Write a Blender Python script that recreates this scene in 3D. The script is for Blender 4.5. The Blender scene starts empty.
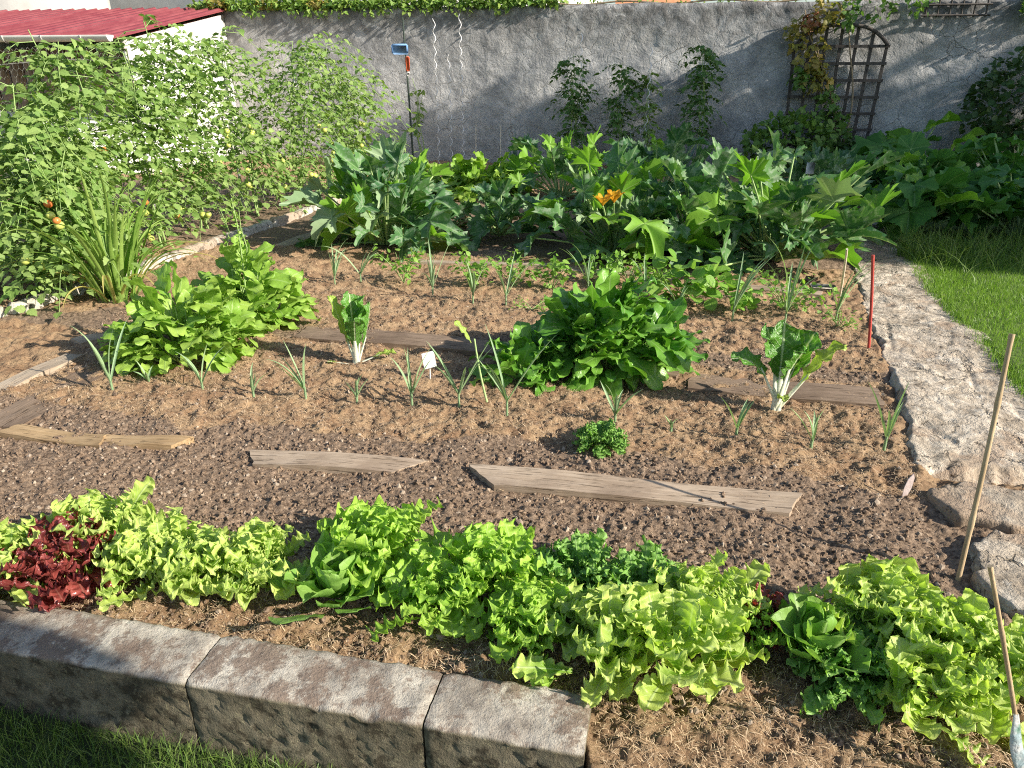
import bpy, math, random
import numpy as np
from math import radians, sin, cos, pi
rng = np.random.default_rng(11)
random.seed(5)
S = bpy.context.scene
C = S.collection

# ------------------------------------------------------------------ camera numbers
F_PX, PITCH, EYE = 740.0, radians(23.5), 1.40
CP, SP = cos(PITCH), sin(PITCH)
def ray(px, py):
    a = (px-512)/F_PX; b = (384-py)/F_PX
    return np.array([a, CP+b*SP, -SP+b*CP])
def G(px, py, z=0.0):                      # a point of the garden at height z
    d = ray(px, py); t = (z-EYE)/d[2]
    return np.array([d[0]*t, d[1]*t, z])
def AY(px, py, y):                         # a point at depth y
    d = ray(px, py); t = y/d[1]
    return np.array([d[0]*t, y, EYE+d[2]*t])

# ------------------------------------------------------------------ noise
def _h(ix, iy, s):
    n = (ix.astype(np.int64)*374761393 + iy.astype(np.int64)*668265263 + s*1442695) & 0xffffffff
    n = ((n ^ (n >> 13))*1274126177) & 0xffffffff
    n = n ^ (n >> 16)
    return (n & 0xffffff)/float(0xffffff)
def vnoise(x, y, s=0):
    ix = np.floor(x); iy = np.floor(y); fx = x-ix; fy = y-iy
    fx = fx*fx*(3-2*fx); fy = fy*fy*(3-2*fy)
    a = _h(ix, iy, s); b = _h(ix+1, iy, s); c = _h(ix, iy+1, s); d = _h(ix+1, iy+1, s)
    return (a*(1-fx)+b*fx)*(1-fy)+(c*(1-fx)+d*fx)*fy
def fbm(x, y, s=0, o=4):
    r = 0; a = .5
    for k in range(o):
        r = r+a*vnoise(x, y, s+k*17); x = x*2.03+3.1; y = y*2.03+7.7; a *= .5
    return r/(1-.5**o)
def worley(x, y, s=0):
    ix = np.floor(x); iy = np.floor(y); f1 = np.full(x.shape, 9.); f2 = np.full(x.shape, 9.); idn = np.zeros(x.shape)
    for dx in (-1, 0, 1):
        for dy in (-1, 0, 1):
            cx = ix+dx; cy = iy+dy
            px = cx+_h(cx, cy, s); py = cy+_h(cx, cy, s+9)
            d = np.hypot(px-x, py-y); idd = _h(cx, cy, s+21)
            m = d < f1
            f2 = np.where(m, f1, np.minimum(f2, d)); idn = np.where(m, idd, idn); f1 = np.where(m, d, f1)
    return f1, f2, idn

# ------------------------------------------------------------------ mesh builder
class MB:
    def __init__(s): s.v = []; s.f = []; s.uv = []; s.m = []; s.n = 0; s.at = []
    def add(s, v, f, uv=None, mat=0, at=None):
        v = np.asarray(v, float).reshape(-1, 3); f = np.asarray(f, int)
        s.v.append(v); s.f.append(f+s.n); s.m.append(np.full(len(f), mat))
        s.uv.append(np.zeros((len(v), 2)) if uv is None else np.asarray(uv, float).reshape(-1, 2))
        s.at.append(np.zeros(len(v)) if at is None else at)
        s.n += len(v)
    def build(s, name, mats, parent=None, smooth=True, attr=False):
        me = bpy.data.meshes.new(name)
        V = np.concatenate(s.v); UV = np.concatenate(s.uv)
        me.vertices.add(len(V)); me.vertices.foreach_set('co', V.ravel())
        li = np.concatenate([f.ravel() for f in s.f]); tot = np.concatenate([np.full(len(f), f.shape[1]) for f in s.f])
        st = np.concatenate([[0], np.cumsum(tot)[:-1]])
        me.loops.add(len(li)); me.loops.foreach_set('vertex_index', li)
        me.polygons.add(len(tot)); me.polygons.foreach_set('loop_start', st)
        me.polygons.foreach_set('material_index', np.concatenate(s.m))
        me.polygons.foreach_set('use_smooth', np.full(len(tot), smooth))
        ul = me.uv_layers.new(name='UVMap'); ul.data.foreach_set('uv', UV[li].ravel())
        if attr:
            a = me.attributes.new('mask', 'FLOAT', 'POINT'); a.data.foreach_set('value', np.concatenate(s.at))
        me.update(calc_edges=True); me.validate()
        if not isinstance(mats, (list, tuple)): mats = [mats]
        for m in mats: me.materials.append(m)
        o = bpy.data.objects.new(name, me); C.objects.link(o)
        if parent is not None:
            o.parent = parent
            o.matrix_parent_inverse = parent.matrix_basis.inverted()
        return o

def tag(o, label=None, cat=None, group=None, kind=None):
    if label: o['label'] = label
    if cat: o['category'] = cat
    if group: o['group'] = group
    if kind: o['kind'] = kind
    return o
def thing(name, loc, label, cat, group=None):
    o = bpy.data.objects.new(name, None); C.objects.link(o); o.location = [float(q) for q in loc]
    o.empty_display_size = .05
    return tag(o, label, cat, group)

# ------------------------------------------------------------------ shape helpers
def nrm(a): return a/np.maximum(np.linalg.norm(a, axis=-1, keepdims=True), 1e-9)
def tube(mb, pts, rad, n=6, mat=0, cap=True):
    pts = np.asarray(pts, float); K = len(pts); rad = np.broadcast_to(np.asarray(rad, float), (K,))
    T = nrm(np.gradient(pts, axis=0)); ref = np.array([0, 0, 1.]) if abs(T[0][2]) < .9 else np.array([1., 0, 0])
    A = nrm(np.cross(T, ref)); B = np.cross(T, A)
    a = np.linspace(0, 2*pi, n, endpoint=False)
    v = pts[:, None]+rad[:, None, None]*(A[:, None]*np.cos(a)[None, :, None]+B[:, None]*np.sin(a)[None, :, None])
    i = np.arange(K-1)[:, None]*n; j = np.arange(n)[None]; j2 = (j+1) % n
    f = np.stack([i+j, i+j2, i+n+j2, i+n+j], -1).reshape(-1, 4)
    uv = np.stack(np.broadcast_arrays(np.linspace(0, 1, K)[:, None], np.full((1, n), .3)), -1)
    mb.add(v, f, uv, mat)
    if cap:
        for k in (0, K-1):
            c = np.vstack([v[k], pts[k]])
            mb.add(c, [[q, (q+1) % n, n] if k else [(q+1) % n, q, n] for q in range(n)], None, mat)
def segs(mb, A, B, r, n=3, mat=0):
    A = np.asarray(A, float); B = np.asarray(B, float); T = nrm(B-A)
    ref = np.where(np.abs(T[:, 2:3]) < .9, [[0, 0, 1.]], [[1., 0, 0]])
    P = nrm(np.cross(T, ref)); Q = np.cross(T, P); a = np.linspace(0, 2*pi, n, endpoint=False)
    ring = r*(P[:, None]*np.cos(a)[None, :, None]+Q[:, None]*np.sin(a)[None, :, None])
    v = np.concatenate([A[:, None]+ring, B[:, None]+ring], 1); N = len(A)
    j = np.arange(n); f = np.stack([j, (j+1) % n, (j+1) % n+n, j+n], -1)
    mb.add(v.reshape(-1, 3), (f[None]+(np.arange(N)*2*n)[:, None, None]).reshape(-1, 4), None, mat)
def grid_faces(nu, nv):
    i = np.arange(nu-1)[:, None]*nv; j = np.arange(nv-1)[None]
    return np.stack([i+j, i+j+1, i+nv+j+1, i+nv+j], -1).reshape(-1, 4)
def box(mb, c, sz, rz=0, bev=0.0, mat=0, jit=0, uvs=None):
    """rounded box: a subdivided shell with shrunken edge rings"""
    bm_v = []; sx, sy, sz_ = [q/2 for q in sz]
    b = min(bev, sx*.9, sy*.9, sz_*.9) if bev > 0 else 0
    if b == 0:
        v = np.array([[x, y, z] for x in (-sx, sx) for y in (-sy, sy) for z in (-sz_, sz_)])
        f = [[0, 1, 3, 2], [4, 6, 7, 5], [0, 4, 5, 1], [2, 3, 7, 6], [0, 2, 6, 4], [1, 5, 7, 3]]
    else:
        vs = []; idx = {}
        for X in (-1, 1):
            for Y in (-1, 1):
                for Z in (-1, 1):
                    for k in range(3):
                        p = [X*(sx-(b if k != 0 else 0)), Y*(sy-(b if k != 1 else 0)), Z*(sz_-(b if k != 2 else 0))]
                        idx[(X, Y, Z, k)] = len(vs); vs.append(p)
        v = np.array(vs); f4 = []; f3 = []
        for k in range(3):
            for s_ in (-1, 1):
                o = [q for q in range(3) if q != k]; q4 = []
                for a_, b_ in ((-1, -1), (1, -1), (1, 1), (-1, 1)):
                    key = [0, 0, 0]; key[k] = s_; key[o[0]] = a_; key[o[1]] = b_; q4.append(idx[(*key, k)])
                f4.append(q4)
        for k in range(3):
            o = [q for q in range(3) if q != k]
            for a_ in (-1, 1):
                for b_ in (-1, 1):
                    q4 = []
                    for s_ in (-1, 1):
                        key = [0, 0, 0]; key[k] = s_; key[o[0]] = a_; key[o[1]] = b_
                        q4 += [idx[(*key, o[0])], idx[(*key, o[1])]] if s_ < 0 else [idx[(*key, o[1])], idx[(*key, o[0])]]
                    f4.append(q4)
        for X in (-1, 1):
            for Y in (-1, 1):
                for Z in (-1, 1): f3.append([idx[(X, Y, Z, k)] for k in range(3)])
        f = f4
    if jit: v = v+rng.normal(0, jit, v.shape)
    c_, s_ = cos(rz), sin(rz)
    w = np.stack([v[:, 0]*c_-v[:, 1]*s_, v[:, 0]*s_+v[:, 1]*c_, v[:, 2]], -1)+np.asarray(c, float)
    uv = v[:, :2]/max(sz[0], sz[1])+.5
    mb.add(w, f, uv, mat)
    if bev > 0: mb.f.append(np.array(f3)+mb.n-len(w)); mb.m.append(np.full(len(f3), mat))
def blob(mb, c, r, mat=0, n=8, m=6, squash=1.0, rough=0.):
    th = np.linspace(0, pi, m+1); ph = np.linspace(0, 2*pi, n, endpoint=False)
    R = np.asarray(r)*np.ones(3)*np.array([1, 1, squash])
    v = np.stack(np.broadcast_arrays(np.sin(th)[:, None]*np.cos(ph), np.sin(th)[:, None]*np.sin(ph), np.cos(th)[:, None]), -1)
    v = v*R*(1+rng.normal(0, rough, v.shape[:2])[..., None])+np.asarray(c)
    i = np.arange(m)[:, None]*n; j = np.arange(n)[None]; j2 = (j+1) % n
    mb.add(v, np.stack([i+j, i+n+j, i+n+j2, i+j2], -1).reshape(-1, 4), None, mat)

# leaf profiles: half width over length
def p_lettuce(u): return .16+.9*np.power(np.clip(u, 0, 1), 1.1)*np.sqrt(np.clip(1-u**5, 0, 1))-.16*u**6
def p_round(u): return .13+.95*np.power(np.clip(u, 0, 1), .8)*np.sqrt(np.clip(1-u**3, 0, 1))-.13*u**4
def p_ovate(u): 
    q = np.clip((u-.15)/.85, 0, 1); return .06+np.power(q, .75)*np.power(1-q, .6)*2.0*(q > 0)-.06*u**8
def p_strap(u): return np.clip(1-u**4, 0, 1)*(.75+.25*np.sin(u*pi))
def p_chard(u):
    q = np.clip((u-.12)/.88, 0, 1); return .12+.9*np.power(q, .55)*np.sqrt(np.clip(1-q**3.5, 0, 1))-.12*u**6
def p_blade(u): return np.clip(1-u, 0, 1)**.6

def leaves(mb, base, az, el, L, W, bend, prof, nu=12, nv=7, fold=.2, ruffle=0., rf=5., lobe=0., lf=5., roll=None,
           cup=0., jit=0., mat=0, bexp=1.3, crink=0., shift=.5):
    base = np.asarray(base, float).reshape(-1, 3); N = len(base)
    g = lambda a: np.broadcast_to(np.asarray(a, float), (N,))
    az, el, L, W, bend = g(az), g(el), g(L), g(W), g(bend)
    roll = rng.normal(0, .15, N) if roll is None else g(roll)
    fold = g(fold)
    u = 1-(1-np.linspace(0, 1, nu))**1.6; du = np.diff(u, prepend=0); v = np.sin(np.linspace(-1, 1, nv)*pi/2*.98)/sin(pi/2*.98)
    e = el[:, None]-bend[:, None]*u[None]**bexp
    side_b = rng.normal(0, .12, N)[:, None]*u[None]*L[:, None]
    ds = L[:, None]*du[None]
    r = np.cumsum(np.cos(e)*ds, 1); z = np.cumsum(np.sin(e)*ds, 1)
    D = np.stack([np.cos(az), np.sin(az), 0*az], -1); Sd = np.stack([-np.sin(az), np.cos(az), 0*az], -1)
    c = base[:, None]+r[..., None]*D[:, None]+side_b[..., None]*Sd[:, None]; c[..., 2] += z
    T = np.cos(e)[..., None]*D[:, None]+np.sin(e)[..., None]*np.array([0, 0, 1.])
    Nn = -np.sin(e)[..., None]*D[:, None]+np.cos(e)[..., None]*np.array([0, 0, 1.])
    S0 = np.broadcast_to(Sd[:, None], T.shape); cr, sr = np.cos(roll)[:, None, None], np.sin(roll)[:, None, None]
    Sx = S0*cr+Nn*sr; Nx = -S0*sr+Nn*cr
    ph = rng.uniform(0, 2*pi, (N, 1, 2)); ph2 = rng.uniform(0, 2*pi, (N, 1, 2))
    fr = rf*rng.uniform(.8, 1.2, (N, 1, 2))
    sd = (v > 0).astype(int)
    uu = u[None, :, None]
    wv = np.sin(2*pi*fr*uu+ph); wv2 = np.sin(2*pi*fr*1.75*uu+ph2)
    wave = (wv+.45*wv2)[:, :, sd]                       # N,nu,nv
    lob = 1+lobe*np.sin(2*pi*lf*rng.uniform(.85, 1.15, (N, 1, 2))*uu+ph2)[:, :, sd]
    av = np.abs(v)[None, None]
    tip = np.clip((uu-.8)/.2, 0, 1)**2
    edge = np.clip(np.maximum(av**2, tip*(.35+.65*av)), 0, 1)
    edge = edge*np.clip(uu*2.5, 0, 1)
    w = (W[:, None]*prof(u)[None])[..., None]*(1+(lob-1)*av)
    Wb = W[:, None, None]
    off_s = v[None, None]*w*np.cos(fold)[:, None, None]
    off_n = np.abs(v)[None, None]*w*np.sin(fold)[:, None, None]+cup*av**2*w+ruffle*Wb*edge*wave
    off_t = shift*ruffle*Wb*edge*np.cos(2*pi*fr*uu+ph)[:, :, sd]
    if crink: off_n = off_n+crink*Wb*np.sin(uu*40+av*9+ph[:, :, :1])*(1-av*.3)*np.clip(uu*3, 0, 1)*np.clip(av*4, 0, 1)
    P = c[:, :, None]+off_s[..., None]*Sx[:, :, None]+off_n[..., None]*Nx[:, :, None]+off_t[..., None]*T[:, :, None]
    if jit: P = P+rng.normal(0, 1, P.shape)*(jit*edge)[..., None]
    uv = np.broadcast_to(np.stack(np.broadcast_arrays(u[:, None], v[None]*.5+.5), -1)[None], (N, nu, nv, 2))
    f = grid_faces(nu, nv)
    mb.add(P.reshape(-1, 3), (f[None]+(np.arange(N)*nu*nv)[:, None, None]).reshape(-1, 4), uv.reshape(-1, 2), mat)
    return c

def palmate(mb, cen, X, Nr, R, deep=.5, nlob=6, mat=0, na=49, nr=6, pleat=.05, droop=.3, serr=.05, ruf=.05, fold=.2, elong=1.):
    """one big lobed leaf: cen = where the stalk meets the blade, X = towards the tip, Nr = upper normal"""
    X = nrm(np.asarray(X, float)); Nr = nrm(Nr-np.dot(Nr, X)*X); Y = np.cross(Nr, X)
    th = np.linspace(-pi+.22, pi-.22, na); rr = np.linspace(0, 1, nr)**.8
    pk = (.5+.5*np.cos(nlob*th))**.8
    rad = (1-deep+deep*pk)*(.78+.22*np.cos(th))*(1+serr*np.sign(np.sin(th*27+rng.uniform(0, 6)))*rng.uniform(.4, 1, na))
    rad *= 1+rng.normal(0, .03, na)
    r = rr[:, None]*rad[None]; t = th[None]
    ph, p2 = rng.uniform(0, 6, 2)
    z = -pleat*np.cos(nlob*t)*r*1.0-droop*r**2*(.55+.45*np.abs(np.cos(t)))+fold*np.abs(np.sin(t))*r+ruf*r**2*np.sin(t*5+ph)+ruf*.6*r**2*np.sin(t*11+p2)
    v = cen+R*elong*(r*np.cos(t))[..., None]*X+R*(r*np.sin(t))[..., None]*Y+R*z[..., None]*Nr
    uv = np.stack(np.broadcast_arrays(rr[:, None], (t/(2*pi)+.5)), -1)
    mb.add(v.reshape(-1, 3), grid_faces(nr, na), uv.reshape(-1, 2), mat)

def leaflet_template(kind='tooth'):
    if kind == 'tooth':
        o = [(0, 0), (.10, .16), (.22, .34), (.30, .27), (.42, .36), (.52, .24), (.64, .27), (.76, .13), (1, 0)]
    elif kind == 'ivy':
        o = [(0, 0), (-.05, .3), (.15, .5), (.35, .3), (.55, .38), (.7, .18), (1, 0)]
    elif kind == 'round':
        o = [(0, 0), (.1, .3), (.35, .46), (.65, .42), (.88, .22), (1, 0)]
    else:
        o = [(0, 0), (.2, .2), (.5, .26), (.8, .14), (1, 0)]
    o = np.array(o); n = len(o)
    mid = np.stack([o[:, 0].clip(0, 1), 0*o[:, 0], -.10*o[:, 0]**2], -1)
    Lf = np.stack([o[:, 0], o[:, 1], .35*o[:, 1]-.16*o[:, 0]**2-.5*o[:, 1]**2], -1); Rt = Lf*[1, -1, 1]
    v = np.concatenate([mid, Lf, Rt]); f = []
    for i in range(n-1):
        f.append([i, i+1, n+i+1, n+i]); f.append([i, 2*n+i, 2*n+i+1, i+1])
    uv = np.concatenate([np.stack([mid[:, 0], .5+0*mid[:, 0]], -1), np.stack([Lf[:, 0], .5+o[:, 1]], -1), np.stack([Lf[:, 0], .5-o[:, 1]], -1)])
    return v, np.array(f), uv
TPL = {k: leaflet_template(k) for k in ('tooth', 'ivy', 'round', 'lance')}
def scatter(mb, kind, P, X, Nr, size, mat=0):
    v, f, uv = TPL[kind]; P = np.asarray(P); N = len(P)
    X = nrm(X); Y = nrm(np.cross(Nr, X)); Z = np.cross(X, Y); size = np.broadcast_to(size, (N,))
    sq = rng.uniform(.75, 1.2, N)
    q = (v[None, :, 0:1]*X[:, None]+v[None, :, 1:2]*Y[:, None]*sq[:, None, None]+v[None, :, 2:3]*Z[:, None]*rng.uniform(.3, 2, N)[:, None, None])*size[:, None, None]+P[:, None]
    mb.add(q.reshape(-1, 3), (f[None]+(np.arange(N)*len(v))[:, None, None]).reshape(-1, 4), np.tile(uv, (N, 1)), mat)

# ------------------------------------------------------------------ materials
class NT:
    def __init__(s, name):
        s.m = bpy.data.materials.new(name); s.m.use_nodes = True; s.t = s.m.node_tree; s.t.nodes.clear()
        s.out = s.t.nodes.new('ShaderNodeOutputMaterial')
    def n(s, typ, **k):
        o = s.t.nodes.new('ShaderNode'+typ)
        for a, b in k.items():
            if a.startswith('i_'):
                key = a[2:]; key = int(key) if key.isdigit() else key.replace('_', ' ')
                s.put(o.inputs[key], b)
            else: setattr(o, a, b)
        return o
    def put(s, sock, b):
        if isinstance(b, bpy.types.NodeSocket): s.t.links.new(b, sock)
        else:
            if isinstance(b, tuple) and len(b) == 3 and sock.type == 'RGBA': b = (*b, 1)
            sock.default_value = b
    def math(s, op, a, b=0., c=0., clamp=False):
        o = s.n('Math', operation=op, use_clamp=clamp); s.put(o.inputs[0], a); s.put(o.inputs[1], b); s.put(o.inputs[2], c); return o.outputs[0]
    def mix(s, f, a, b, mode='MIX'):
        o = s.n('Mix', data_type='RGBA', blend_type=mode); s.put(o.inputs[0], f); s.put(o.inputs[6], a); s.put(o.inputs[7], b); return o.outputs[2]
    def rng(s, v, a, b, c=0., d=1.):
        o = s.n('MapRange'); s.put(o.inputs[0], v)
        for i, q in enumerate((a, b, c, d)): s.put(o.inputs[i+1], q)
        return o.outputs[0]
    def noise(s, sc, det=4, rough=.6, vec=None, out=0, dist=0.):
        o = s.n('TexNoise'); o.inputs['Scale'].default_value = sc; o.inputs['Detail'].default_value = det
        o.inputs['Roughness'].default_value = rough; o.inputs['Distortion'].default_value = dist
        if vec is not None: s.put(o.inputs['Vector'], vec)
        return o.outputs[out]
    def pos(s): return s.n('NewGeometry').outputs['Position']
    def bump(s, h, st=.4, d=.01, nrm_=None):
        o = s.n('Bump'); o.inputs['Strength'].default_value = st; o.inputs['Distance'].default_value = d; s.put(o.inputs['Height'], h)
        if nrm_ is not None: s.put(o.inputs['Normal'], nrm_)
        return o.outputs[0]
    def surf(s, col, rough=.8, bump=None, spec=.3, tr=0., trcol=None, metal=0.):
        p = s.n('BsdfPrincipled'); s.put(p.inputs['Base Color'], col); s.put(p.inputs['Roughness'], rough)
        p.inputs['Specular IOR Level'].default_value = spec; p.inputs['Metallic'].default_value = metal
        if bump is not None: s.put(p.inputs['Normal'], bump)
        o = p.outputs[0]
        if tr:
            t = s.n('BsdfTranslucent'); s.put(t.inputs[0], trcol if trcol is not None else col)
            x = s.n('MixShader'); x.inputs[0].default_value = tr; s.t.links.new(o, x.inputs[1]); s.t.links.new(t.outputs[0], x.inputs[2]); o = x.outputs[0]
        s.t.links.new(o, s.out.inputs[0]); return s.m
def leafmat(name, c1, c2, vein=(.45, .55, .2), vs=.5, tr=.35, rough=.42, kind='grid', tint=(1.1, 1.25, .5), sc=30, blot=None, edge=None, spec=.35, bump=.35):
    N = NT(name); uv = N.n('UVMap').outputs[0]; sp = N.n('SeparateXYZ'); N.put(sp.inputs[0], uv); U, V = sp.outputs[0], sp.outputs[1]
    ri = N.n('NewGeometry').outputs['Random Per Island']; P = N.pos()
    col = N.mix(ri, c1, c2)
    nz = N.noise(sc, 3, .6, P); col = N.mix(N.rng(nz, .3, .7, .0, .45), col, N.mix(.5, col, (c1[0]*.35, c1[1]*.4, c1[2]*.4)))
    if kind == 'polar':
        q = N.math('ABSOLUTE', N.math('SUBTRACT', N.math('FRACT', N.math('ADD', N.math('MULTIPLY', V, 6), .5)), .5))
        d = N.math('MULTIPLY', q, U); vm = N.rng(d, .008, .03, 1, 0)
        hb = N.noise(sc*2.5, 2, .5, P)
    else:
        a = N.math('MULTIPLY', N.math('ABSOLUTE', N.math('SUBTRACT', V, .5)), 2)
        mid = N.rng(a, .03, .11, 1, 0)
        f = N.math('ABSOLUTE', N.math('SUBTRACT', N.math('FRACT', N.math('SUBTRACT', N.math('MULTIPLY', U, 8), N.math('MULTIPLY', a, 2.2))), .5))
        vm = N.math('MAXIMUM', mid, N.rng(f, .0, .09, .55, 0)); hb = N.noise(sc*3, 2, .5, P)
        if edge: col = N.mix(N.rng(N.math('MAXIMUM', a, N.math('MULTIPLY', U, .95)), .45, 1., 0, .9), col, edge)
    if blot: col = N.mix(N.rng(N.noise(sc*1.3, 4, .65, P), .50, .60, 0, .7), col, blot)
    vmf = N.math('MULTIPLY', vm, vs); col = N.mix(vmf, col, vein)
    h = N.math('SUBTRACT', N.math('MULTIPLY', hb, 1.0), N.math('MULTIPLY', vm, .5))
    bp = N.bump(h, bump, .006)
    tc = N.mix(1., col, tint, 'MULTIPLY')
    return N.surf(col, rough, bp, spec, tr, tc)
def simple(name, c1, c2, sc=20, rough=.7, bump=.2, spec=.3, metal=0., det=4, tr=0., stretch=None, bd=.01):
    N = NT(name); v = N.n('TexCoord').outputs['Object']
    if stretch:
        mp = N.n('Mapping'); N.put(mp.inputs[0], v); mp.inputs['Scale'].default_value = stretch; v = mp.outputs[0]
    a = N.noise(sc, det, .6, v); col = N.mix(N.rng(a, .3, .7), c1, c2)
    return N.surf(col, rough, N.bump(N.noise(sc*3, det, .6, v), bump, bd), spec, tr, metal=metal)

M = {}
M['lett'] = leafmat('lettuce_yellow_green', (.22, .43, .04), (.46, .62, .10), (.66, .78, .42), .55, tr=.40, edge=(.64, .75, .22), sc=25, tint=(1.05, 1.2, .45))
M['lett2'] = leafmat('lettuce_green', (.20, .42, .04), (.42, .61, .085), (.55, .70, .3), .4, tr=.38, edge=(.42, .64, .10), sc=25)
M['butter'] = leafmat('butterhead_green', (.20, .40, .06), (.32, .52, .12), (.5, .66, .3), .5, tr=.35, sc=18, rough=.5)
M['endive'] = leafmat('endive_green', (.10, .30, .03), (.20, .42, .06), (.45, .6, .25), .5, tr=.35, edge=(.30, .52, .13), sc=30)
M['redl'] = leafmat('red_lettuce', (.17, .03, .035), (.36, .08, .065), (.5, .25, .18), .45, tr=.3, rough=.3, tint=(1.3, .6, .4), sc=30, spec=.5)
M['spin'] = leafmat('spinach_green', (.23, .42, .05), (.40, .57, .11), (.42, .58, .22), .55, tr=.32, sc=20, rough=.4, spec=.4)
M['spinD'] = leafmat('spinach_dark', (.10, .28, .03), (.22, .44, .06), (.36, .52, .2), .5, tr=.28, sc=20, rough=.35, spec=.45)
M['chard'] = leafmat('chard_blade', (.08, .24, .03), (.15, .35, .05), (.70, .78, .5), .85, tr=.3, sc=40, rough=.3, spec=.5, bump=.8)
M['chardY'] = leafmat('chard_blade_pale', (.34, .5, .07), (.46, .6, .12), (.75, .8, .5), .7, tr=.35, sc=40, rough=.4, bump=.8)
M['zuc'] = leafmat('courgette_leaf', (.05, .15, .05), (.13, .28, .08), (.32, .46, .2), .55, tr=.25, kind='polar', sc=14, blot=(.30, .38, .27), rough=.55)
M['zucY'] = leafmat('courgette_leaf_fresh', (.17, .37, .035), (.25, .47, .06), (.45, .6, .25), .6, tr=.4, kind='polar', sc=14, rough=.5)
M['zucG'] = leafmat('courgette_leaf_mildew', (.20, .31, .15), (.30, .40, .22), (.5, .58, .4), .5, tr=.2, kind='polar', sc=14, rough=.8)
M['pump'] = leafmat('pumpkin_leaf', (.06, .19, .035), (.13, .30, .06), (.3, .44, .16), .5, tr=.28, kind='polar', sc=8, rough=.6)
M['dead'] = leafmat('dead_leaf', (.30, .22, .12), (.45, .34, .2), (.5, .4, .25), .4, tr=.2, kind='polar', sc=14, rough=.9)
M['tom'] = leafmat('tomato_leaf', (.16, .29, .06), (.36, .48, .15), (.3, .42, .15), .3, tr=.35, sc=25, rough=.55)
M['tomD'] = leafmat('tomato_leaf_dark', (.06, .15, .03), (.12, .24, .05), (.2, .3, .1), .3, tr=.3, sc=25, rough=.55)
M['stem'] = simple('green_stem', (.22, .34, .1), (.34, .46, .18), 30, .6)
M['stemZ'] = simple('pale_green_stalk', (.28, .42, .14), (.42, .55, .25), 30, .55)
M['twig'] = simple('dry_twig', (.22, .16, .1), (.38, .3, .2), 40, .85)
M['white_stalk'] = simple('white_chard_stalk', (.72, .76, .55), (.84, .85, .74), 30, .35, spec=.5, tr=.15)
M['onion'] = leafmat('leek_leaf', (.24, .38, .2), (.38, .52, .28), (.4, .52, .3), .2, tr=.25, sc=40, rough=.45)
M['leekD'] = leafmat('leek_leaf_blue', (.12, .22, .17), (.18, .3, .22), (.3, .4, .25), .2, tr=.2, sc=40, rough=.5)
M['cel'] = leafmat('celery_leaf', (.18, .38, .05), (.32, .52, .09), (.4, .55, .2), .3, tr=.38, sc=30)
M['lily'] = leafmat('strap_leaf', (.20, .36, .06), (.40, .54, .14), (.4, .5, .2), .2, tr=.35, sc=20)
M['lilyY'] = leafmat('strap_leaf_yellow', (.58, .55, .18), (.6, .48, .16), (.6, .6, .3), .2, tr=.35, sc=20)
M['ivy'] = leafmat('ivy_leaf', (.12, .25, .04), (.30, .42, .08), (.4, .5, .2), .3, tr=.3, sc=20)
M['shrub'] = leafmat('shrub_leaf', (.09, .2, .03), (.2, .34, .07), (.3, .4, .15), .3, tr=.3, sc=20)
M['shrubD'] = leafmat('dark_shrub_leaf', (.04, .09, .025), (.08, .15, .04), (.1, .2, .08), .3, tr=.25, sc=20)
M['vineY'] = leafmat('vine_leaf_turning', (.30, .32, .07), (.42, .30, .08), (.5, .45, .2), .3, tr=.35, sc=20)
M['vineR'] = leafmat('vine_leaf_red', (.36, .12, .06), (.4, .2, .08), (.4, .3, .2), .3, tr=.35, sc=20)
M['grass'] = leafmat('grass_blade', (.16, .30, .045), (.31, .45, .085), (.3, .45, .1), .1, tr=.35, sc=3, bump=0)
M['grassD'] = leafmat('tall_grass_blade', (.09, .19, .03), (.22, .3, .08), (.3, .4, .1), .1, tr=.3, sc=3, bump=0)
M['tree'] = leafmat('tree_leaf', (.05, .12, .02), (.09, .18, .03), (.1, .2, .05), .2, tr=.2, sc=5)
M['bark'] = simple('bark', (.12, .09, .06), (.22, .17, .12), 12, .95, .6)
M['tomG'] = simple('green_tomato', (.42, .5, .1), (.55, .58, .16), 12, .3, .02, .5)
M['tomR'] = simple('red_tomato', (.6, .12, .04), (.7, .25, .06), 12, .3, .02, .5)
M['flower'] = simple('orange_petal', (.8, .36, .02), (.85, .5, .05), 20, .6, .1, tr=.4)
M['straw'] = simple('straw', (.30, .19, .10), (.62, .46, .28), 8, .85, 0)
M['metal'] = simple('galvanised_wire', (.42, .42, .4), (.6, .6, .58), 30, .45, .05, .5, metal=.6)
M['wire'] = simple('dull_wire', (.22, .22, .19), (.33, .33, .3), 30, .6, .05, .4, metal=.3)
M['alu'] = simple('spiral_metal', (.74, .74, .74), (.82, .82, .82), 30, .35, .05, .5)
M['postG'] = simple('dark_green_post', (.03, .05, .04), (.06, .08, .06), 30, .6)
M['blue'] = simple('blue_plastic', (.12, .25, .5), (.2, .36, .6), 30, .45)
M['redp'] = simple('red_plastic', (.65, .1, .04), (.75, .16, .06), 30, .45)
M['redstick'] = simple('red_paint', (.42, .05, .04), (.5, .09, .07), 60, .5)
M['cane'] = simple('bamboo', (.36, .26, .15), (.52, .40, .25), 30, .55, .2, stretch=(1, 1, .2))
M['palecane'] = simple('pale_cane', (.6, .52, .4), (.72, .66, .52), 40, .6)
M['tagw'] = simple('white_plastic', (.78, .78, .76), (.84, .84, .82), 30, .45, .02)
M['pink'] = simple('faded_pink_tag', (.62, .48, .45), (.7, .6, .56), 30, .6)
M['white'] = simple('white_render', (.60, .58, .53), (.80, .79, .75), 3, .9, .3)
M['cream'] = simple('house_shadow_grey', (.45, .43, .40), (.55, .53, .49), 3, .9, .3)  # grey of a shadow on the house, held in the colour
M['gutter'] = simple('cream_gutter', (.66, .63, .56), (.74, .72, .66), 10, .5, .05)
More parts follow.
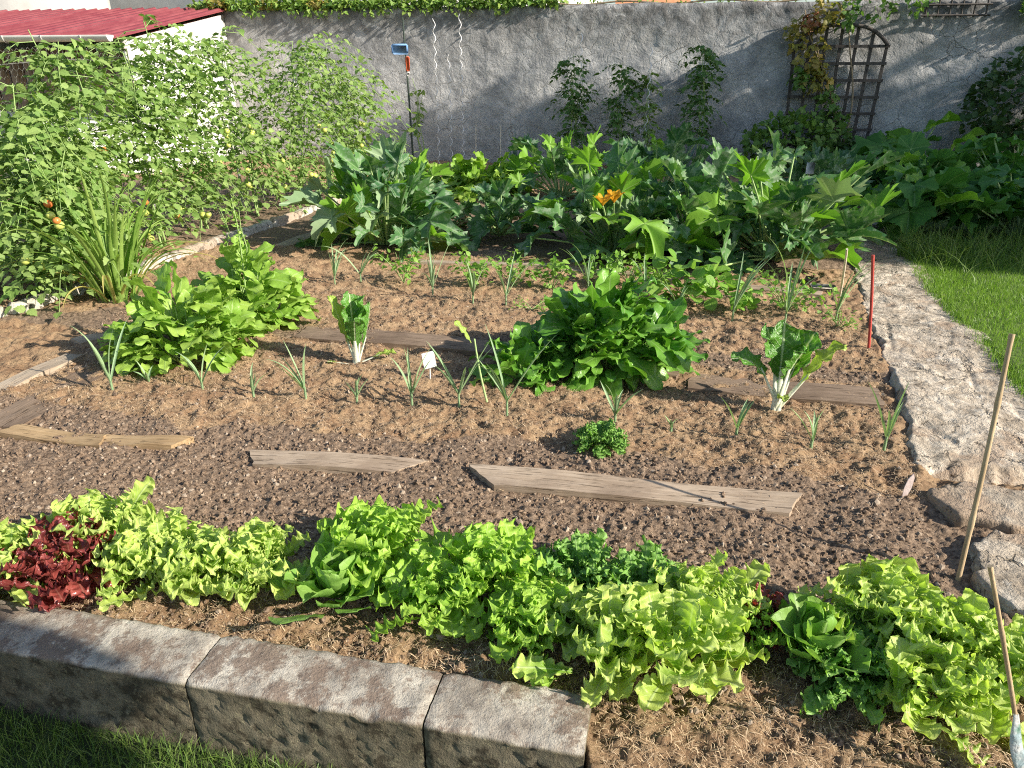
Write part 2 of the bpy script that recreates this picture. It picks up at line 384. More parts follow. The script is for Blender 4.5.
M['gbrk'] = simple('gutter_bracket', (.5, .5, .48), (.7, .7, .68), 10, .4, metal=.4)
M['black'] = simple('black_metal', (.04, .035, .03), (.08, .07, .06), 20, .6)
M['orange_tile'] = simple('orange_tile', (.5, .2, .1), (.62, .3, .16), 10, .85)
def woodmat(name, c1, c2, axis_scale=(1.2, 18, 18), worn=None):
    N = NT(name); v = N.n('TexCoord').outputs['Object']; mp = N.n('Mapping'); N.put(mp.inputs[0], v); mp.inputs['Scale'].default_value = axis_scale
    a = N.noise(4, 6, .65, mp.outputs[0], dist=.6); b = N.noise(3, 4, .6, v)
    col = N.mix(N.rng(a, .32, .68), c1, c2); col = N.mix(N.rng(b, .45, .7, 0, .6), col, worn or (c1[0]*.55, c1[1]*.5, c1[2]*.5))
    cr = N.rng(N.noise(7, 3, .5, mp.outputs[0]), .60, .66, 0, .75); col = N.mix(cr, col, (c1[0]*.25, c1[1]*.22, c1[2]*.2))
    h = N.math('SUBTRACT', a, N.math('MULTIPLY', cr, .8))
    return N.surf(col, .85, N.bump(h, .7, .004), .25)
M['plank'] = woodmat('weathered_plank', (.33, .25, .175), (.50, .40, .30))
M['plankD'] = woodmat('dark_damp_plank', (.19, .135, .09), (.30, .22, .16))
M['plankL'] = woodmat('pale_lath', (.36, .28, .2), (.50, .42, .32))
M['plankY'] = woodmat('yellow_brown_plank', (.33, .22, .11), (.46, .33, .19))
M['shedwood'] = woodmat('shed_board', (.27, .20, .16), (.42, .34, .28), (12, 12, .8))
M['trellis'] = woodmat('trellis_wood', (.075, .065, .06), (.13, .115, .10), (12, 12, 2))

def roofmat():
    N = NT('red_roof_sheet'); v = N.n('TexCoord').outputs['Object']
    col = N.mix(N.rng(N.noise(3, 4, .6, v), .35, .7), (.22, .045, .055), (.31, .085, .09)); return N.surf(col, .4, None, .4)
M['roof'] = roofmat()

def soilmat():
    N = NT('garden_soil'); P = N.pos(); msk = N.n('Attribute', attribute_name='mask').outputs['Fac']
    n1 = N.noise(60, 5, .7, P); n2 = N.noise(9, 4, .6, P); n3 = N.noise(260, 3, .7, P)
    mp = N.n('Mapping'); N.put(mp.inputs[0], P); mp.inputs['Rotation'].default_value = (0, 0, .6); mp.inputs['Scale'].default_value = (1, 3.5, 1)
    fib = N.noise(130, 4, .75, mp.outputs[0], dist=2.5)
    soil = N.mix(N.rng(n1, .35, .68), (.095, .064, .043), (.38, .275, .19))
    soil = N.mix(N.rng(n3, .62, .72, 0, .8), soil, (.38, .30, .23)); soil = N.mix(N.rng(n3, .3, .4, .8, 0), soil, (.04, .028, .02))
    mul = N.mix(N.rng(fib, .36, .66), (.25, .15, .08), (.74, .53, .32))
    mul = N.mix(N.rng(n2, .4, .62, 0, .7), mul, (.27, .155, .09)); mul = N.mix(N.rng(n1, .33, .47, .9, 0), mul, (.09, .055, .035))
    mm = N.rng(N.math('ADD', msk, N.math('MULTIPLY', N.math('SUBTRACT', N.noise(14, 5, .7, P), .5), 1.3)), .38, .62)
    col = N.mix(mm, mul, soil)
    h = N.mix(mm, fib, n1); h2 = N.math('ADD', N.n('RGBToBW', i_0=h).outputs[0], N.math('MULTIPLY', n3, .4))
    return N.surf(col, .95, N.bump(h2, .9, .008), .15)
M['soil'] = soilmat()
def clodmat():
    N = NT('soil_clod'); ri = N.n('NewGeometry').outputs['Random Per Island']
    c = N.mix(N.rng(N.noise(120, 3, .6, N.pos()), .35, .65), (.07, .047, .032), (.30, .215, .15))
    c = N.mix(N.rng(ri, .80, .99, 0, 1), c, (.42, .34, .26)); return N.surf(c, .95, N.bump(N.noise(300, 3, .7, N.pos()), .6, .003), .15)
M['clod'] = clodmat()
def concmat():
    N = NT('old_concrete'); P = N.n('TexCoord').outputs['Object']; n1 = N.noise(6, 6, .7, P); n2 = N.noise(70, 4, .7, P); n3 = N.noise(14, 4, .7, P)
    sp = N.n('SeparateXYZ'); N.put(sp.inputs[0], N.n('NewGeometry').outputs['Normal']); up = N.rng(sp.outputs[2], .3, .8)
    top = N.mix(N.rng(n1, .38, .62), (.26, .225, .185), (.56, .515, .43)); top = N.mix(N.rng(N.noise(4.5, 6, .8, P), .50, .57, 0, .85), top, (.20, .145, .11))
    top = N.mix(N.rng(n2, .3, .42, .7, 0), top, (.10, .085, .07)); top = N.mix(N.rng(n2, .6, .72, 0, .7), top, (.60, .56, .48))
    sd = N.mix(N.rng(n1, .35, .65), (.125, .105, .07), (.23, .20, .14)); sd = N.mix(N.rng(n3, .5, .6, 0, .85), sd, (.055, .045, .03)); sd = N.mix(N.rng(n2, .55, .7, 0, .5), sd, (.36, .33, .2))  # side colour darkened to hold the shade of the front face
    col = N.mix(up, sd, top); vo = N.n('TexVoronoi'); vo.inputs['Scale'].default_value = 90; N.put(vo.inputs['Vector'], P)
    return N.surf(col, .95, N.bump(N.math('ADD', n2, N.math('MULTIPLY', N.noise(260, 3, .7, P), .5)), .8, .006), .15)
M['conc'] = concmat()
def wallmat():
    N = NT('roughcast_wall'); P = N.pos(); sp = N.n('SeparateXYZ'); N.put(sp.inputs[0], P); Z = sp.outputs[2]
    n1 = N.noise(1.3, 6, .7, P, dist=.8); n2 = N.noise(16, 5, .7, P); n3 = N.noise(5, 6, .7, P, dist=1.)
    col = N.mix(N.rng(n1, .35, .65), (.275, .28, .285), (.63, .62, .60)); col = N.mix(N.rng(n2, .52, .66, 0, .5), col, (.58, .56, .53)); col = N.mix(N.rng(n2, .3, .42, .5, 0), col, (.22, .21, .20))
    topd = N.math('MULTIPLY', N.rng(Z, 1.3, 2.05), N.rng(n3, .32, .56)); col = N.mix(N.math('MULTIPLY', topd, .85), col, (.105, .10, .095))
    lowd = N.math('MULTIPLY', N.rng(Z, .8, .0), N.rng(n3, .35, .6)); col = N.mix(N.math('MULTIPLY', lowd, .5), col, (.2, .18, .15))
    vo = N.n('TexVoronoi', feature='DISTANCE_TO_EDGE'); vo.inputs['Scale'].default_value = 4.2; N.put(vo.inputs['Vector'], N.mix(.12, P, N.noise(6, 4, .6, P, out=1)))
    cr = N.math('MULTIPLY', N.rng(vo.outputs[0], .0, .018, 1, 0), N.rng(n1, .45, .6)); col = N.mix(N.math('MULTIPLY', cr, .6), col, (.09, .085, .08))
    h = N.math('ADD', N.math('MULTIPLY', n3, 1.2), N.math('SUBTRACT', N.math('MULTIPLY', n2, .8), N.math('MULTIPLY', cr, .5)))
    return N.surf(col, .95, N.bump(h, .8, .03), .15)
M['wall'] = wallmat()
def pathmat(name, a=(.36, .295, .22), b=(.64, .56, .45)):
    N = NT(name); P = N.pos(); n1 = N.noise(5, 6, .7, P, dist=1.2); n2 = N.noise(45, 5, .7, P); n3 = N.noise(2.2, 3, .6, P, dist=.8)
    col = N.mix(N.rng(n1, .38, .62), a, b); col = N.mix(N.rng(n2, .3, .42, .6, 0), col, (.16, .13, .10)); col = N.mix(N.rng(N.noise(7, 5, .7, P, dist=1.5), .55, .66, 0, .75), col, (.70, .64, .54))
    col = N.mix(N.rng(n3, .52, .60, 0, .7), col, (.36, .26, .18)); 
    cr = N.rng(N.noise(9, 4, .7, P, dist=2.5), .60, .66, 0, .7); col = N.mix(cr, col, (.12, .10, .08))
    vo = N.n('TexVoronoi', feature='DISTANCE_TO_EDGE'); vo.inputs['Scale'].default_value = 2.1; N.put(vo.inputs['Vector'], N.mix(.3, P, N.noise(3.5, 5, .7, P, out=1)))
    jn = N.math('MULTIPLY', N.rng(vo.outputs[0], .004, .026, 1, 0), N.rng(n1, .46, .60)); col = N.mix(N.math('MULTIPLY', jn, .7), col, (.10, .08, .055)); cr = N.math('MAXIMUM', cr, jn)
    h = N.math('ADD', N.math('MULTIPLY', n1, 2), N.math('SUBTRACT', n2, N.math('MULTIPLY', cr, 1.6)))
    return N.surf(col, .95, N.bump(h, .9, .015), .15)
M['path'] = pathmat('limestone_path'); M['slab'] = pathmat('grey_stone_slab', (.30, .25, .19), (.50, .43, .34)); M['kerb'] = pathmat('kerb_stone', (.45, .41, .35), (.62, .58, .5))
M['lawn'] = simple('lawn_soil', (.07, .11, .025), (.12, .17, .04), 20, .95, .5)
M['lawnD'] = simple('shaded_turf', (.035, .05, .02), (.07, .09, .035), 20, .95, .5); M['ground'] = simple('far_ground', (.10, .13, .04), (.18, .18, .08), 2, .95, .3)  # front turf is darkened so its colour carries the shade there
def bagmat():
    N = NT('clear_plastic_bag'); v = N.n('TexCoord').outputs['Object']
    c = N.mix(N.rng(N.noise(35, 3, .5, v), .4, .6), (.45, .58, .62), (.75, .78, .78)); c = N.mix(N.rng(N.noise(22, 2, .5, v), .6, .68), c, (.06, .28, .16))
    return N.surf(c, .15, N.bump(N.noise(60, 3, .5, v), .6, .01), .8, .3)
M['bag'] = bagmat()

# ------------------------------------------------------------------ garden outline
ANG = -.2126                               # slope of the beds and walls
def front_line(x): return 1.353-.2126*(x-.0)+.0   # back edge of the concrete border
bedR = np.array([G(p, q)[:2] for p, q in ((1010, 640), (950, 588), (925, 500), (905, 440), (882, 370), (866, 330), (850, 272), (848, 240), (856, 215))])
lawnL = np.array([[2.02, .4], [2.06, 1.6], [2.2, 2.4]]+[list(G(p, q)[:2]) for p, q in ((1024, 402), (1000, 370), (962, 330), (932, 298), (908, 265), (900, 248))])
def bed_right(y): return np.interp(y, np.r_[0., bedR[:, 1], 20], np.r_[bedR[0, 0]-.05, bedR[:, 0], bedR[-1, 0]+2.2])
def lawn_left(y): return np.interp(y, np.r_[lawnL[:, 1], 20], np.r_[lawnL[:, 0], lawnL[-1, 0]+4])
def vcoord(x, y): return y-ANG*x              # depth in the beds' own frame
def dug_mask(x, y):
    d = vcoord(x, y); n = (fbm(x*2.2, y*2.2, 5)-.5)
    m = np.zeros_like(x)
    def band(a, b, s=.08): return np.clip((d+n*.45-a)/s, 0, 1)*np.clip((b-d-n*.45)/s, 0, 1)
    m = np.maximum(m, band(1.62, 2.62)); m = np.maximum(m, band(3.55, 3.85)*.9); m = np.maximum(m, band(5.7, 9.)*.8)
    m = np.maximum(m, band(3.25, 3.4)*.6)
    return m
def soil_h(x, y, fine=True):
    m = dug_mask(x, y); b = (fbm(x*1.3, y*1.3, 1)-.5)*.05+(fbm(x*5, y*5, 2)-.5)*.035
    if fine:
        f1, f2, idn = worley(x*28, y*28, 3); g1, g2, _ = worley(x*60, y*60, 4)
        lump = np.clip(f2-f1, 0, .5)*2*(idn**2)
        b = b+m*(.010*lump+.006*np.clip(g2-g1, 0, .6)+.014*(fbm(x*45, y*45, 14)-.5)-.006)+(1-m)*((fbm(x*15, y*15, 8)-.5)*.042+(fbm(x*38, y*38, 9)-.5)*.03+.008*np.clip(g2-g1, 0, .5))
    return b

def build_soil():
    ys = [.35]
    while ys[-1] < 13.2: ys.append(ys[-1]+max(.0065, .0036*ys[-1]))
    ys = np.array(ys); nx = 900
    t = np.linspace(0, 1, nx); mb = MB()
    x0 = np.where(ys < 4, -2.9-.12*ys, -3.4-.75*(ys-4)); x1 = np.interp(ys, [0, 6, 13.2], [2.1, 3.6, 9.5])
    X = x0[:, None]+(x1-x0)[:, None]*t[None]; Y = np.broadcast_to(ys[:, None], X.shape)
    Z = soil_h(X, Y); m = dug_mask(X, Y)
    fr = front_line(X)-Y                      # >0 in front of the border's back edge
    cut = np.clip(fr/.02, 0, 1)*np.clip((.165-X)/.02, 0, 1); Z = Z*(1-cut)-.33*cut
    side = (X > .165)&(Y < 1.0); Z = Z-np.where(side, (1.0-Y)*.12, 0)
    out = np.clip((X-bed_right(Y)-.02)/.06, 0, 1)*np.clip((Y-2.3)/.1, 0, 1); Z = Z-out*.05
    low = np.clip((X-lawn_left(Y)+.1)/.1, 0, 1); Z = Z-low*.06
    mb.add(np.stack([X, Y, Z], -1), grid_faces(*X.shape), None, 0, m.ravel())
    o = mb.build('garden_soil', M['soil'], attr=True); tag(o, 'dug brown garden soil with strips of tan mulch', None, None, 'structure')
build_soil()

# distant ground and front lawn
mb = MB(); t = np.linspace(-1, 1, 41); t = np.sign(t)*np.abs(t)**3*300
X, Y = np.meshgrid(t, t); Z = -.40+0*X
mb.add(np.stack([X, Y, Z], -1), grid_faces(41, 41)[:, ::-1]); tag(mb.build('ground', M['ground']), kind='structure')
def sheet(name, x0, x1, y0, y1, z, mat, n=60, amp=.02):
    X, Y = np.meshgrid(np.linspace(x0, x1, n), np.linspace(y0, y1, n)); Z = z+(fbm(X*3, Y*3, 4)-.5)*amp
    m = MB(); m.add(np.stack([X, Y, Z], -1), grid_faces(n, n)); return tag(m.build(name, mat), kind='structure')
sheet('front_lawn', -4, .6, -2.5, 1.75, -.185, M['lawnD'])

def blades(P, h, w, lean=.5, mat=None, name='grass', label=None, nb=3):
    """grass blades as bent tapering strips"""
    N = len(P); az = rng.uniform(0, 2*pi, N); hh = h*rng.uniform(.5, 1.25, N); ww = w*rng.uniform(.6, 1.3, N)
    ln = lean*rng.uniform(0, 1, N)**1.2; D = np.stack([np.cos(az), np.sin(az), 0*az], -1); fa = rng.uniform(0, 2*pi, N)
    Sd = np.stack([np.cos(fa), np.sin(fa), 0*fa], -1); us = np.linspace(0, 1, nb); vs = []; uvs = []
    for u in us:
        c = P+D*(ln*hh*u**1.8)[:, None]; c = c+np.array([0, 0, 1.])*(hh*(u-.25*ln*u**2))[:, None]; k = (1-u**1.5)*.95+.05
        vs += [c-Sd*(ww*k)[:, None]/2, c+Sd*(ww*k)[:, None]/2]; uvs += [(u, .4), (u, .6)]
    V = np.stack(vs, 1); f = np.array([[2*i, 2*i+1, 2*i+3, 2*i+2] for i in range(nb-1)])
    m = MB(); m.add(V.reshape(-1, 3), (f[None]+(np.arange(N)*2*nb)[:, None, None]).reshape(-1, 4), np.tile(np.array(uvs), (N, 1)))
    return tag(m.build(name, mat), label, 'grass', None, 'stuff')
N = 42000; P = np.stack([rng.uniform(-2.0, .5, N), rng.uniform(.55, 1.62, N), np.full(N, -.19)], -1)
d = P[:, 1]-(1.160-.2126*P[:, 0]); P = P[d < -.0]
P = P[(P[:,0] < .3)]
blades(P, .06, .0032, 1.3, M['grassD'], 'grass', 'short green grass in front of the concrete border')  # darker blade colour holds the shade over this strip

# path, right lawn
def build_path():
    ys = np.concatenate([np.arange(.3, 7, .015), np.arange(7, 12, .04)]); t = np.linspace(0, 1, 90)
    a = bed_right(ys)-.0+.09*(fbm(ys*4, ys*0, 4)-.5)+.05*(fbm(ys*19, ys*0+3, 4)-.5); b = lawn_left(ys)+.08
    b = np.maximum(b, a+.45)
    X = a[:, None]+(b-a)[:, None]*t; Y = np.broadcast_to(ys[:, None], X.shape)+0
    f1, f2, idn = worley(X*2.3+3, Y*2.0, 6); crack = np.clip((f2-f1)/.09, 0, 1)
    Z = .018+(fbm(X*4, Y*4, 12)-.5)*.045+(fbm(X*18, Y*18, 13)-.5)*.016+(fbm(X*50, Y*50, 15)-.5)*.007+(idn-.5)*.006-.008*(1-crack)
    e = np.clip(t[None]/.05+(fbm(X*9, Y*9, 16)-.5)*1.2*(t[None]<.12), 0, 1)*np.ones_like(X); e[:, 0] = 0; Z = Z*e-.05*(1-e)
    fr = np.clip((2.42+.12*(fbm(X*7, Y*0, 3)-.5)-Y)/.05, 0, 1); Z = Z-.09*fr
    m = MB(); m.add(np.stack([X, Y, Z], -1), grid_faces(*X.shape)); tag(m.build('stone_path', M['path']), 'rough pale stone path beside the beds', kind='structure')
build_path()
def build_lawn():
    ys = np.linspace(.3, 12, 200); t = np.linspace(0, 1, 60)**1.5; a = lawn_left(ys)
    X = a[:, None]+t*7; Y = np.broadcast_to(ys[:, None], X.shape); Z = .02+(fbm(X*2, Y*2, 3)-.5)*.04; e = np.clip(t*7/.04, 0, 1); Z = Z*e-.06*(1-e)
    m = MB(); m.add(np.stack([X, Y, Z], -1), grid_faces(*X.shape)); tag(m.build('lawn', M['lawn']), kind='structure')
    N = 95000; y = 2.4+rng.uniform(0, 1, N)**1.3*3.8; x = lawn_left(y)+rng.uniform(0, 1, N)**1.15*2.4-.02*rng.normal(0, 1, N)
    P = np.stack([x, y, .012+0*x], -1); blades(P, .042, .0042, .9, M['grass'], 'grass', 'mown green lawn grass right of the stone path')
build_lawn()

# ------------------------------------------------------------------ stuff on the soil
def on_soil(x, y, dz=0): return np.stack([x, y, soil_h(x, y)+dz], -1)
def build_clods():
    N = 95000; d = 1.35+rng.uniform(0, 1, N)**1.5*3.2; x = rng.uniform(-2.4, 1.95, N); y = d+ANG*x
    keep = (x < bed_right(y)-.0)&(rng.uniform(0, 1, N) < .28+dug_mask(x, y)); x, y = x[keep], y[keep]; n = len(x)
    P = on_soil(x, y, -.001); ph = (1+5**.5)/2
    V = nrm(np.array([[-1, ph, 0], [1, ph, 0], [-1, -ph, 0], [1, -ph, 0], [0, -1, ph], [0, 1, ph], [0, -1, -ph], [0, 1, -ph], [ph, 0, -1], [ph, 0, 1], [-ph, 0, -1], [-ph, 0, 1]], float))
    Fc = np.array([[0, 11, 5], [0, 5, 1], [0, 1, 7], [0, 7, 10], [0, 10, 11], [1, 5, 9], [5, 11, 4], [11, 10, 2], [10, 7, 6], [7, 1, 8], [3, 9, 4], [3, 4, 2], [3, 2, 6], [3, 6, 8], [3, 8, 9], [4, 9, 5], [2, 4, 11], [6, 2, 10], [8, 6, 7], [9, 8, 1]])
    r = .0022+.0088*rng.uniform(0, 1, n)**4
    q = V[None]*r[:, None, None]*rng.uniform(.6, 1.35, (n, 12, 1))*rng.uniform(.6, 1.3, (n, 1, 3))+P[:, None]
    m = MB(); m.add(q.reshape(-1, 3), (Fc[None]+(np.arange(n)*12)[:, None, None]).reshape(-1, 3))
    tag(m.build('soil_clods', M['clod'], smooth=False), 'small dark soil clods and crumbs', 'soil', None, 'stuff')
build_clods()
def build_straw():
    N = 190000; d = 1.0+rng.uniform(0, 1, N)**1.5*4.9; x = rng.uniform(-2.4, 1.95, N); y = d+ANG*x
    keep = (x < bed_right(y))&(rng.uniform(0, 1, N) < 1.06-dug_mask(x, y))&((y > front_line(x)+.01)|(x > .19)); x, y = x[keep], y[keep]; n = len(x)
    P = on_soil(x, y, .0015+rng.uniform(0, .006, n)[:]); a = rng.uniform(0, pi, n); L = rng.uniform(.003, .013, n); w = rng.uniform(.0003, .0008, n)
    D = np.stack([np.cos(a), np.sin(a), rng.normal(0, .35, n)], -1)*L[:, None]; Sd = np.stack([-np.sin(a), np.cos(a), 0*a], -1)*w[:, None]
    b = np.stack([0*a, 0*a, rng.uniform(0, .004, n)], -1)+Sd*rng.normal(0, 3, n)[:, None]
    V = np.stack([P-D-Sd, P-D+Sd, P+b-Sd, P+b+Sd, P+D-Sd, P+D+Sd], 1); f = np.array([[0, 1, 3, 2], [2, 3, 5, 4]])
    m = MB(); m.add(V.reshape(-1, 3), (f[None]+(np.arange(n)*6)[:, None, None]).reshape(-1, 4))
    N_ = NT('mulch_fibre'); ri = N_.n('NewGeometry').outputs['Random Per Island']; mt = N_.surf(N_.mix(ri, (.26, .16, .085), (.80, .61, .40)), .85)
    tag(m.build('mulch_fibres', mt), 'loose tan mulch fibres over the soil', 'mulch', None, 'stuff')
build_straw()

# ------------------------------------------------------------------ walls and buildings
WD = nrm(np.array([1., ANG, 0])); WN = np.array([WD[1], -WD[0], 0])       # along the wall / towards the camera
W0 = np.array([0., 11.6, 0])
def wallp(s, out=0., z=0.): return W0+WD*s+WN*out+np.array([0, 0, z])
def wall_at(px, out=0.):                  # distance along the wall seen at column px
    a = (px-512)/F_PX; ti = 0.
    for _ in range(30):
        p = wallp(ti, out, .8); cz = p[1]*CP-(p[2]-EYE)*SP; ti += (a*cz-p[0])/WD[0]*.8
    return ti
def build_wall():
    ss = np.linspace(-12, 11, 460); prof = [(0., 0)]+[(0., q) for q in np.linspace(-.3, 2.08, 60)]+[(-.03, 2.13), (-.27, 2.14), (-.32, 2.1), (-.32, -.3)]
    o = np.array([p[0] for p in prof]); z = np.array([p[1] for p in prof])[...]; z[0] = -.35
    Sg, O = np.meshgrid(ss, o, indexing='ij'); Z = np.broadcast_to(z, Sg.shape)+0
    dsp = (fbm(Sg*3, Z*3, 31)-.5)*.05+(fbm(Sg*11, Z*11, 32)-.5)*.025; top = Z > 2.05
    P = W0+Sg[..., None]*WD+(O+np.where(O > -.1, dsp, 0))[..., None]*WN; P[..., 2] = Z+np.where(top, (fbm(Sg*2.2, Sg*0, 35)-.5)*.05, 0)
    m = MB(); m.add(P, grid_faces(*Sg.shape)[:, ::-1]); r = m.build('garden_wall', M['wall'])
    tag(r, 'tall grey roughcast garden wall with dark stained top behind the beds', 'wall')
build_wall()

# shed
sc_s = wall_at(236); cb = wallp(sc_s, 0); fc = wallp(sc_s, 2.3)
shed = thing('shed', fc, 'low garden shed with red sheet roof, cream gutter and white side wall', 'shed')
ZF, ZB = 1.66, 2.06
m = MB(); L_ = 5.0
def quadbox(m, a, b, h0, h1, th, mat=0):     # upright wall from a to b with heights h0,h1, thickness inwards
    d = nrm(b-a); n = np.array([-d[1], d[0], 0])*th; v = []
    for p, h in ((a, h0), (b, h1)):
        for k in (0, 1):
            for z in (-.3, h): q = p+n*k; v.append([q[0], q[1], z])
    m.add(v, [[0, 4, 5, 1], [2, 3, 7, 6], [0, 1, 3, 2], [4, 6, 7, 5], [1, 5, 7, 3]], None, mat)
quadbox(m, fc, cb, ZF, ZB, .12); m.build('side_wall', M['white'], shed)
fl = fc-WD*L_
m = MB(); quadbox(m, fl+WN*.0, fc-WD*.02, .80, .80, .12); m.build('low_wall', M['white'], shed)
m = MB(); nb = 22
for i in range(nb):
    a = fl+WD*(L_*i/nb+.006)+WN*.03; b = fl+WD*(L_*(i+1)/nb-.006)+WN*.03
    q = (a+b)/2; box(m, (q[0], q[1], (.8+ZF-.1)/2), (L_/nb-.012, .03, ZF-.1-.8), math.atan2(WD[1], WD[0]), .003)
m.build('board_wall', M['shedwood'], shed)
m = MB(); q = fc-WD*.28+WN*.065; box(m, (q[0], q[1], 1.36), (.62, .03, .045), math.atan2(WD[1], WD[0]), .004); m.build('strap_hinge', M['black'], shed)
m = MB(); ns, nr = 260, 6; s_ = np.linspace(-L_-.3, .06, ns); r_ = np.linspace(2.62, -.15, nr)
Sg, R_ = np.meshgrid(s_, r_, indexing='ij'); zz = ZF+.07+(2.3-R_)/2.3*(ZB-ZF)
cor = np.clip(np.abs(((Sg/.21) % 1)-.5)*9-3.2, 0, 1)*.035
P = cb+Sg[..., None]*WD+R_[..., None]*WN; P[..., 2] = zz+cor
P2 = P.copy(); P2[..., 2] -= .012
m.add(P, grid_faces(ns, nr)); m.add(P2, grid_faces(ns, nr)[:, ::-1])
ed = np.stack([P[:, 0], P2[:, 0]], 1); m.add(ed, grid_faces(ns, 2)); m.add(np.stack([P[-1], P2[-1]], 1), grid_faces(nr, 2)); m.build('roof', M['roof'], shed)
m = MB(); g0 = fl+WN*.36; g1 = fc+WN*.36+WD*.05; K = 2
a = np.linspace(pi, 2*pi, 12); ring = np.stack([np.cos(a)*.065, np.sin(a)*.075], -1); ring = np.vstack([ring, ring[::-1]*.88])
V = []
for p in (g0, g1):
    V.append([[*(p+WN*r0)[:2], ZF+.045+r1] for r0, r1 in ring])
V = np.array(V); n_ = len(ring); f = [[i, (i+1) % n_, n_+(i+1) % n_, n_+i] for i in range(n_)]
m.add(V, f); cap = np.vstack([V[1][:12], g1+[0, 0, ZF+.045]]); m.add(cap, [[i, i+1, 12] for i in range(11)])
gut = m.build('gutter', M['gutter'], shed)
for k in range(9):
    m = MB(); p = g0+(g1-g0)*(k+.35)/9; tube(m, [[*(p+WN*cos(q)*.07)[:2], ZF+.045+sin(q)*.082] for q in np.linspace(pi, 2*pi, 10)], .008, 5); m.build('gutter_bracket', M['gbrk'], gut)

# houses beyond the wall
hs = thing('house', (-3, 17, -.3), 'large white rendered house behind the garden wall and shed', 'house')
m = MB(); quadbox(m, np.array([-8.9, 17.9, 0]), np.array([1.1, 15.7, 0]), 6, 6, .3); quadbox(m, np.array([1.1, 15.7, 0]), np.array([2.3, 21, 0]), 6, 6, .3); m.build('wall', M['white'], hs)
m = MB(); quadbox(m, np.array([-14., 17.4, 0]), np.array([-8.0, 16.1, 0]), 5, 5, .3); m.build('shadow_patch_wall', M['cream'], hs)  # added grey wall standing in for a shadow on the house wall
m = MB(); m.add([[-9.3, 17.4, 5.9], [1.6, 15.1, 5.9], [2.6, 19, 7.4], [-8.3, 21.5, 7.4], [-9.3, 17.4, 5.8], [1.6, 15.1, 5.8]], [[0, 1, 2, 3], [4, 5, 1, 0]]); m.build('roof', M['orange_tile'], hs)
h2 = thing('house', (5, 27, -.3), 'distant house with orange tiled roof just showing over the wall', 'house')
m = MB(); quadbox(m, np.array([3.4, 26, 0]), np.array([7.2, 26, 0]), 2.95, 2.95, 4.); m.build('wall', M['white'], h2)
m = MB(); m.add([[3.2, 25.7, 3.06], [5.6, 25.7, 3.06], [5.2, 29, 4.6], [3.6, 29, 4.6], [3.2, 25.7, 2.96], [5.6, 25.7, 2.96]], [[0, 1, 2, 3], [4, 5, 1, 0]]); m.build('roof', M['orange_tile'], h2)

# ------------------------------------------------------------------ concrete border blocks
e0 = np.array([-.80, 1.336]); 
def block(x0, x1, label):
    w = .172; rz = math.atan(ANG); Lb = (x1-x0)/cos(rz)
    nu, nvv = int(Lb/.012), 16; us = np.linspace(0, Lb, nu)
    # cross section loop front-bottom -> front-top -> back-top -> back-bottom
    cs = [(0, z) for z in np.linspace(-.30, -.008, 24)]+[(-.002, .0), (.006, .006)]+[(q, .008) for q in np.linspace(.014, w-.014, 14)]+[(w-.004, .004), (w, -.008), (w, -.30)]
    cs = np.array(cs); U, Kk = np.meshgrid(us, np.arange(len(cs)), indexing='ij'); v = cs[Kk]; 
    p0 = np.array([x0, front_line(x0)-w/cos(rz)]); D = np.array([cos(rz), sin(rz)]); Nb = np.array([-sin(rz), cos(rz)])
    nz = (fbm((U+x0)*14, (v[..., 0]+v[..., 1])*14, 41)-.5)*.007+(fbm((U+x0)*60, (v[..., 0]+v[..., 1])*60, 42)-.5)*.008
    isf = (v[..., 0] < .001)
    pit = np.clip(fbm((U+x0)*45, v[..., 1]*45, 47)-.60, 0, 1)*.045*isf*(v[..., 1] < -.03)
    chip = np.clip(fbm((U+x0)*9, v[..., 0]*9+3, 49)-.62, 0, 1)*.12*np.exp(-(v[..., 0]/.02)**2)*(v[..., 1] > -.03); endr = np.minimum(np.clip(U/.02, 0, 1), np.clip((Lb-U)/.02, 0, 1)); sh = (1-endr)**2*.004
    cx, cz = w/2, -.1; dxn = v[..., 0]-cx; L2 = np.sign(dxn)*(np.abs(dxn) > w/2-.01)
    vv0 = v[..., 0]+L2*(nz-sh)+np.where(isf, pit, 0); vz = v[..., 1]+np.where(v[..., 1] > -.01, nz-sh-chip, 0)+.025
    X = p0[0]+D[0]*U+Nb[0]*vv0; Y = p0[1]+D[1]*U+Nb[1]*vv0
    m = MB(); P = np.stack([X, Y, vz], -1); m.add(P, grid_faces(*U.shape)[:, ::-1])
    for k, fl_ in ((0, 1), (-1, -1)):
        c = P[k].mean(0); c2 = np.vstack([P[k], c]); n = len(P[k]); ff = [[i, i+1, n] for i in range(n-1)]; m.add(c2, np.array(ff)[:, ::fl_])
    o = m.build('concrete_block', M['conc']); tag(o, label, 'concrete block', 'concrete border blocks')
block(-1.95, -.792, 'longest concrete border block, partly shaded, below the red lettuce')
block(-.788, -.204, 'middle concrete border block with reddish brown stains on top')
block(-.200, .155, 'short grey concrete block at the right end of the border')

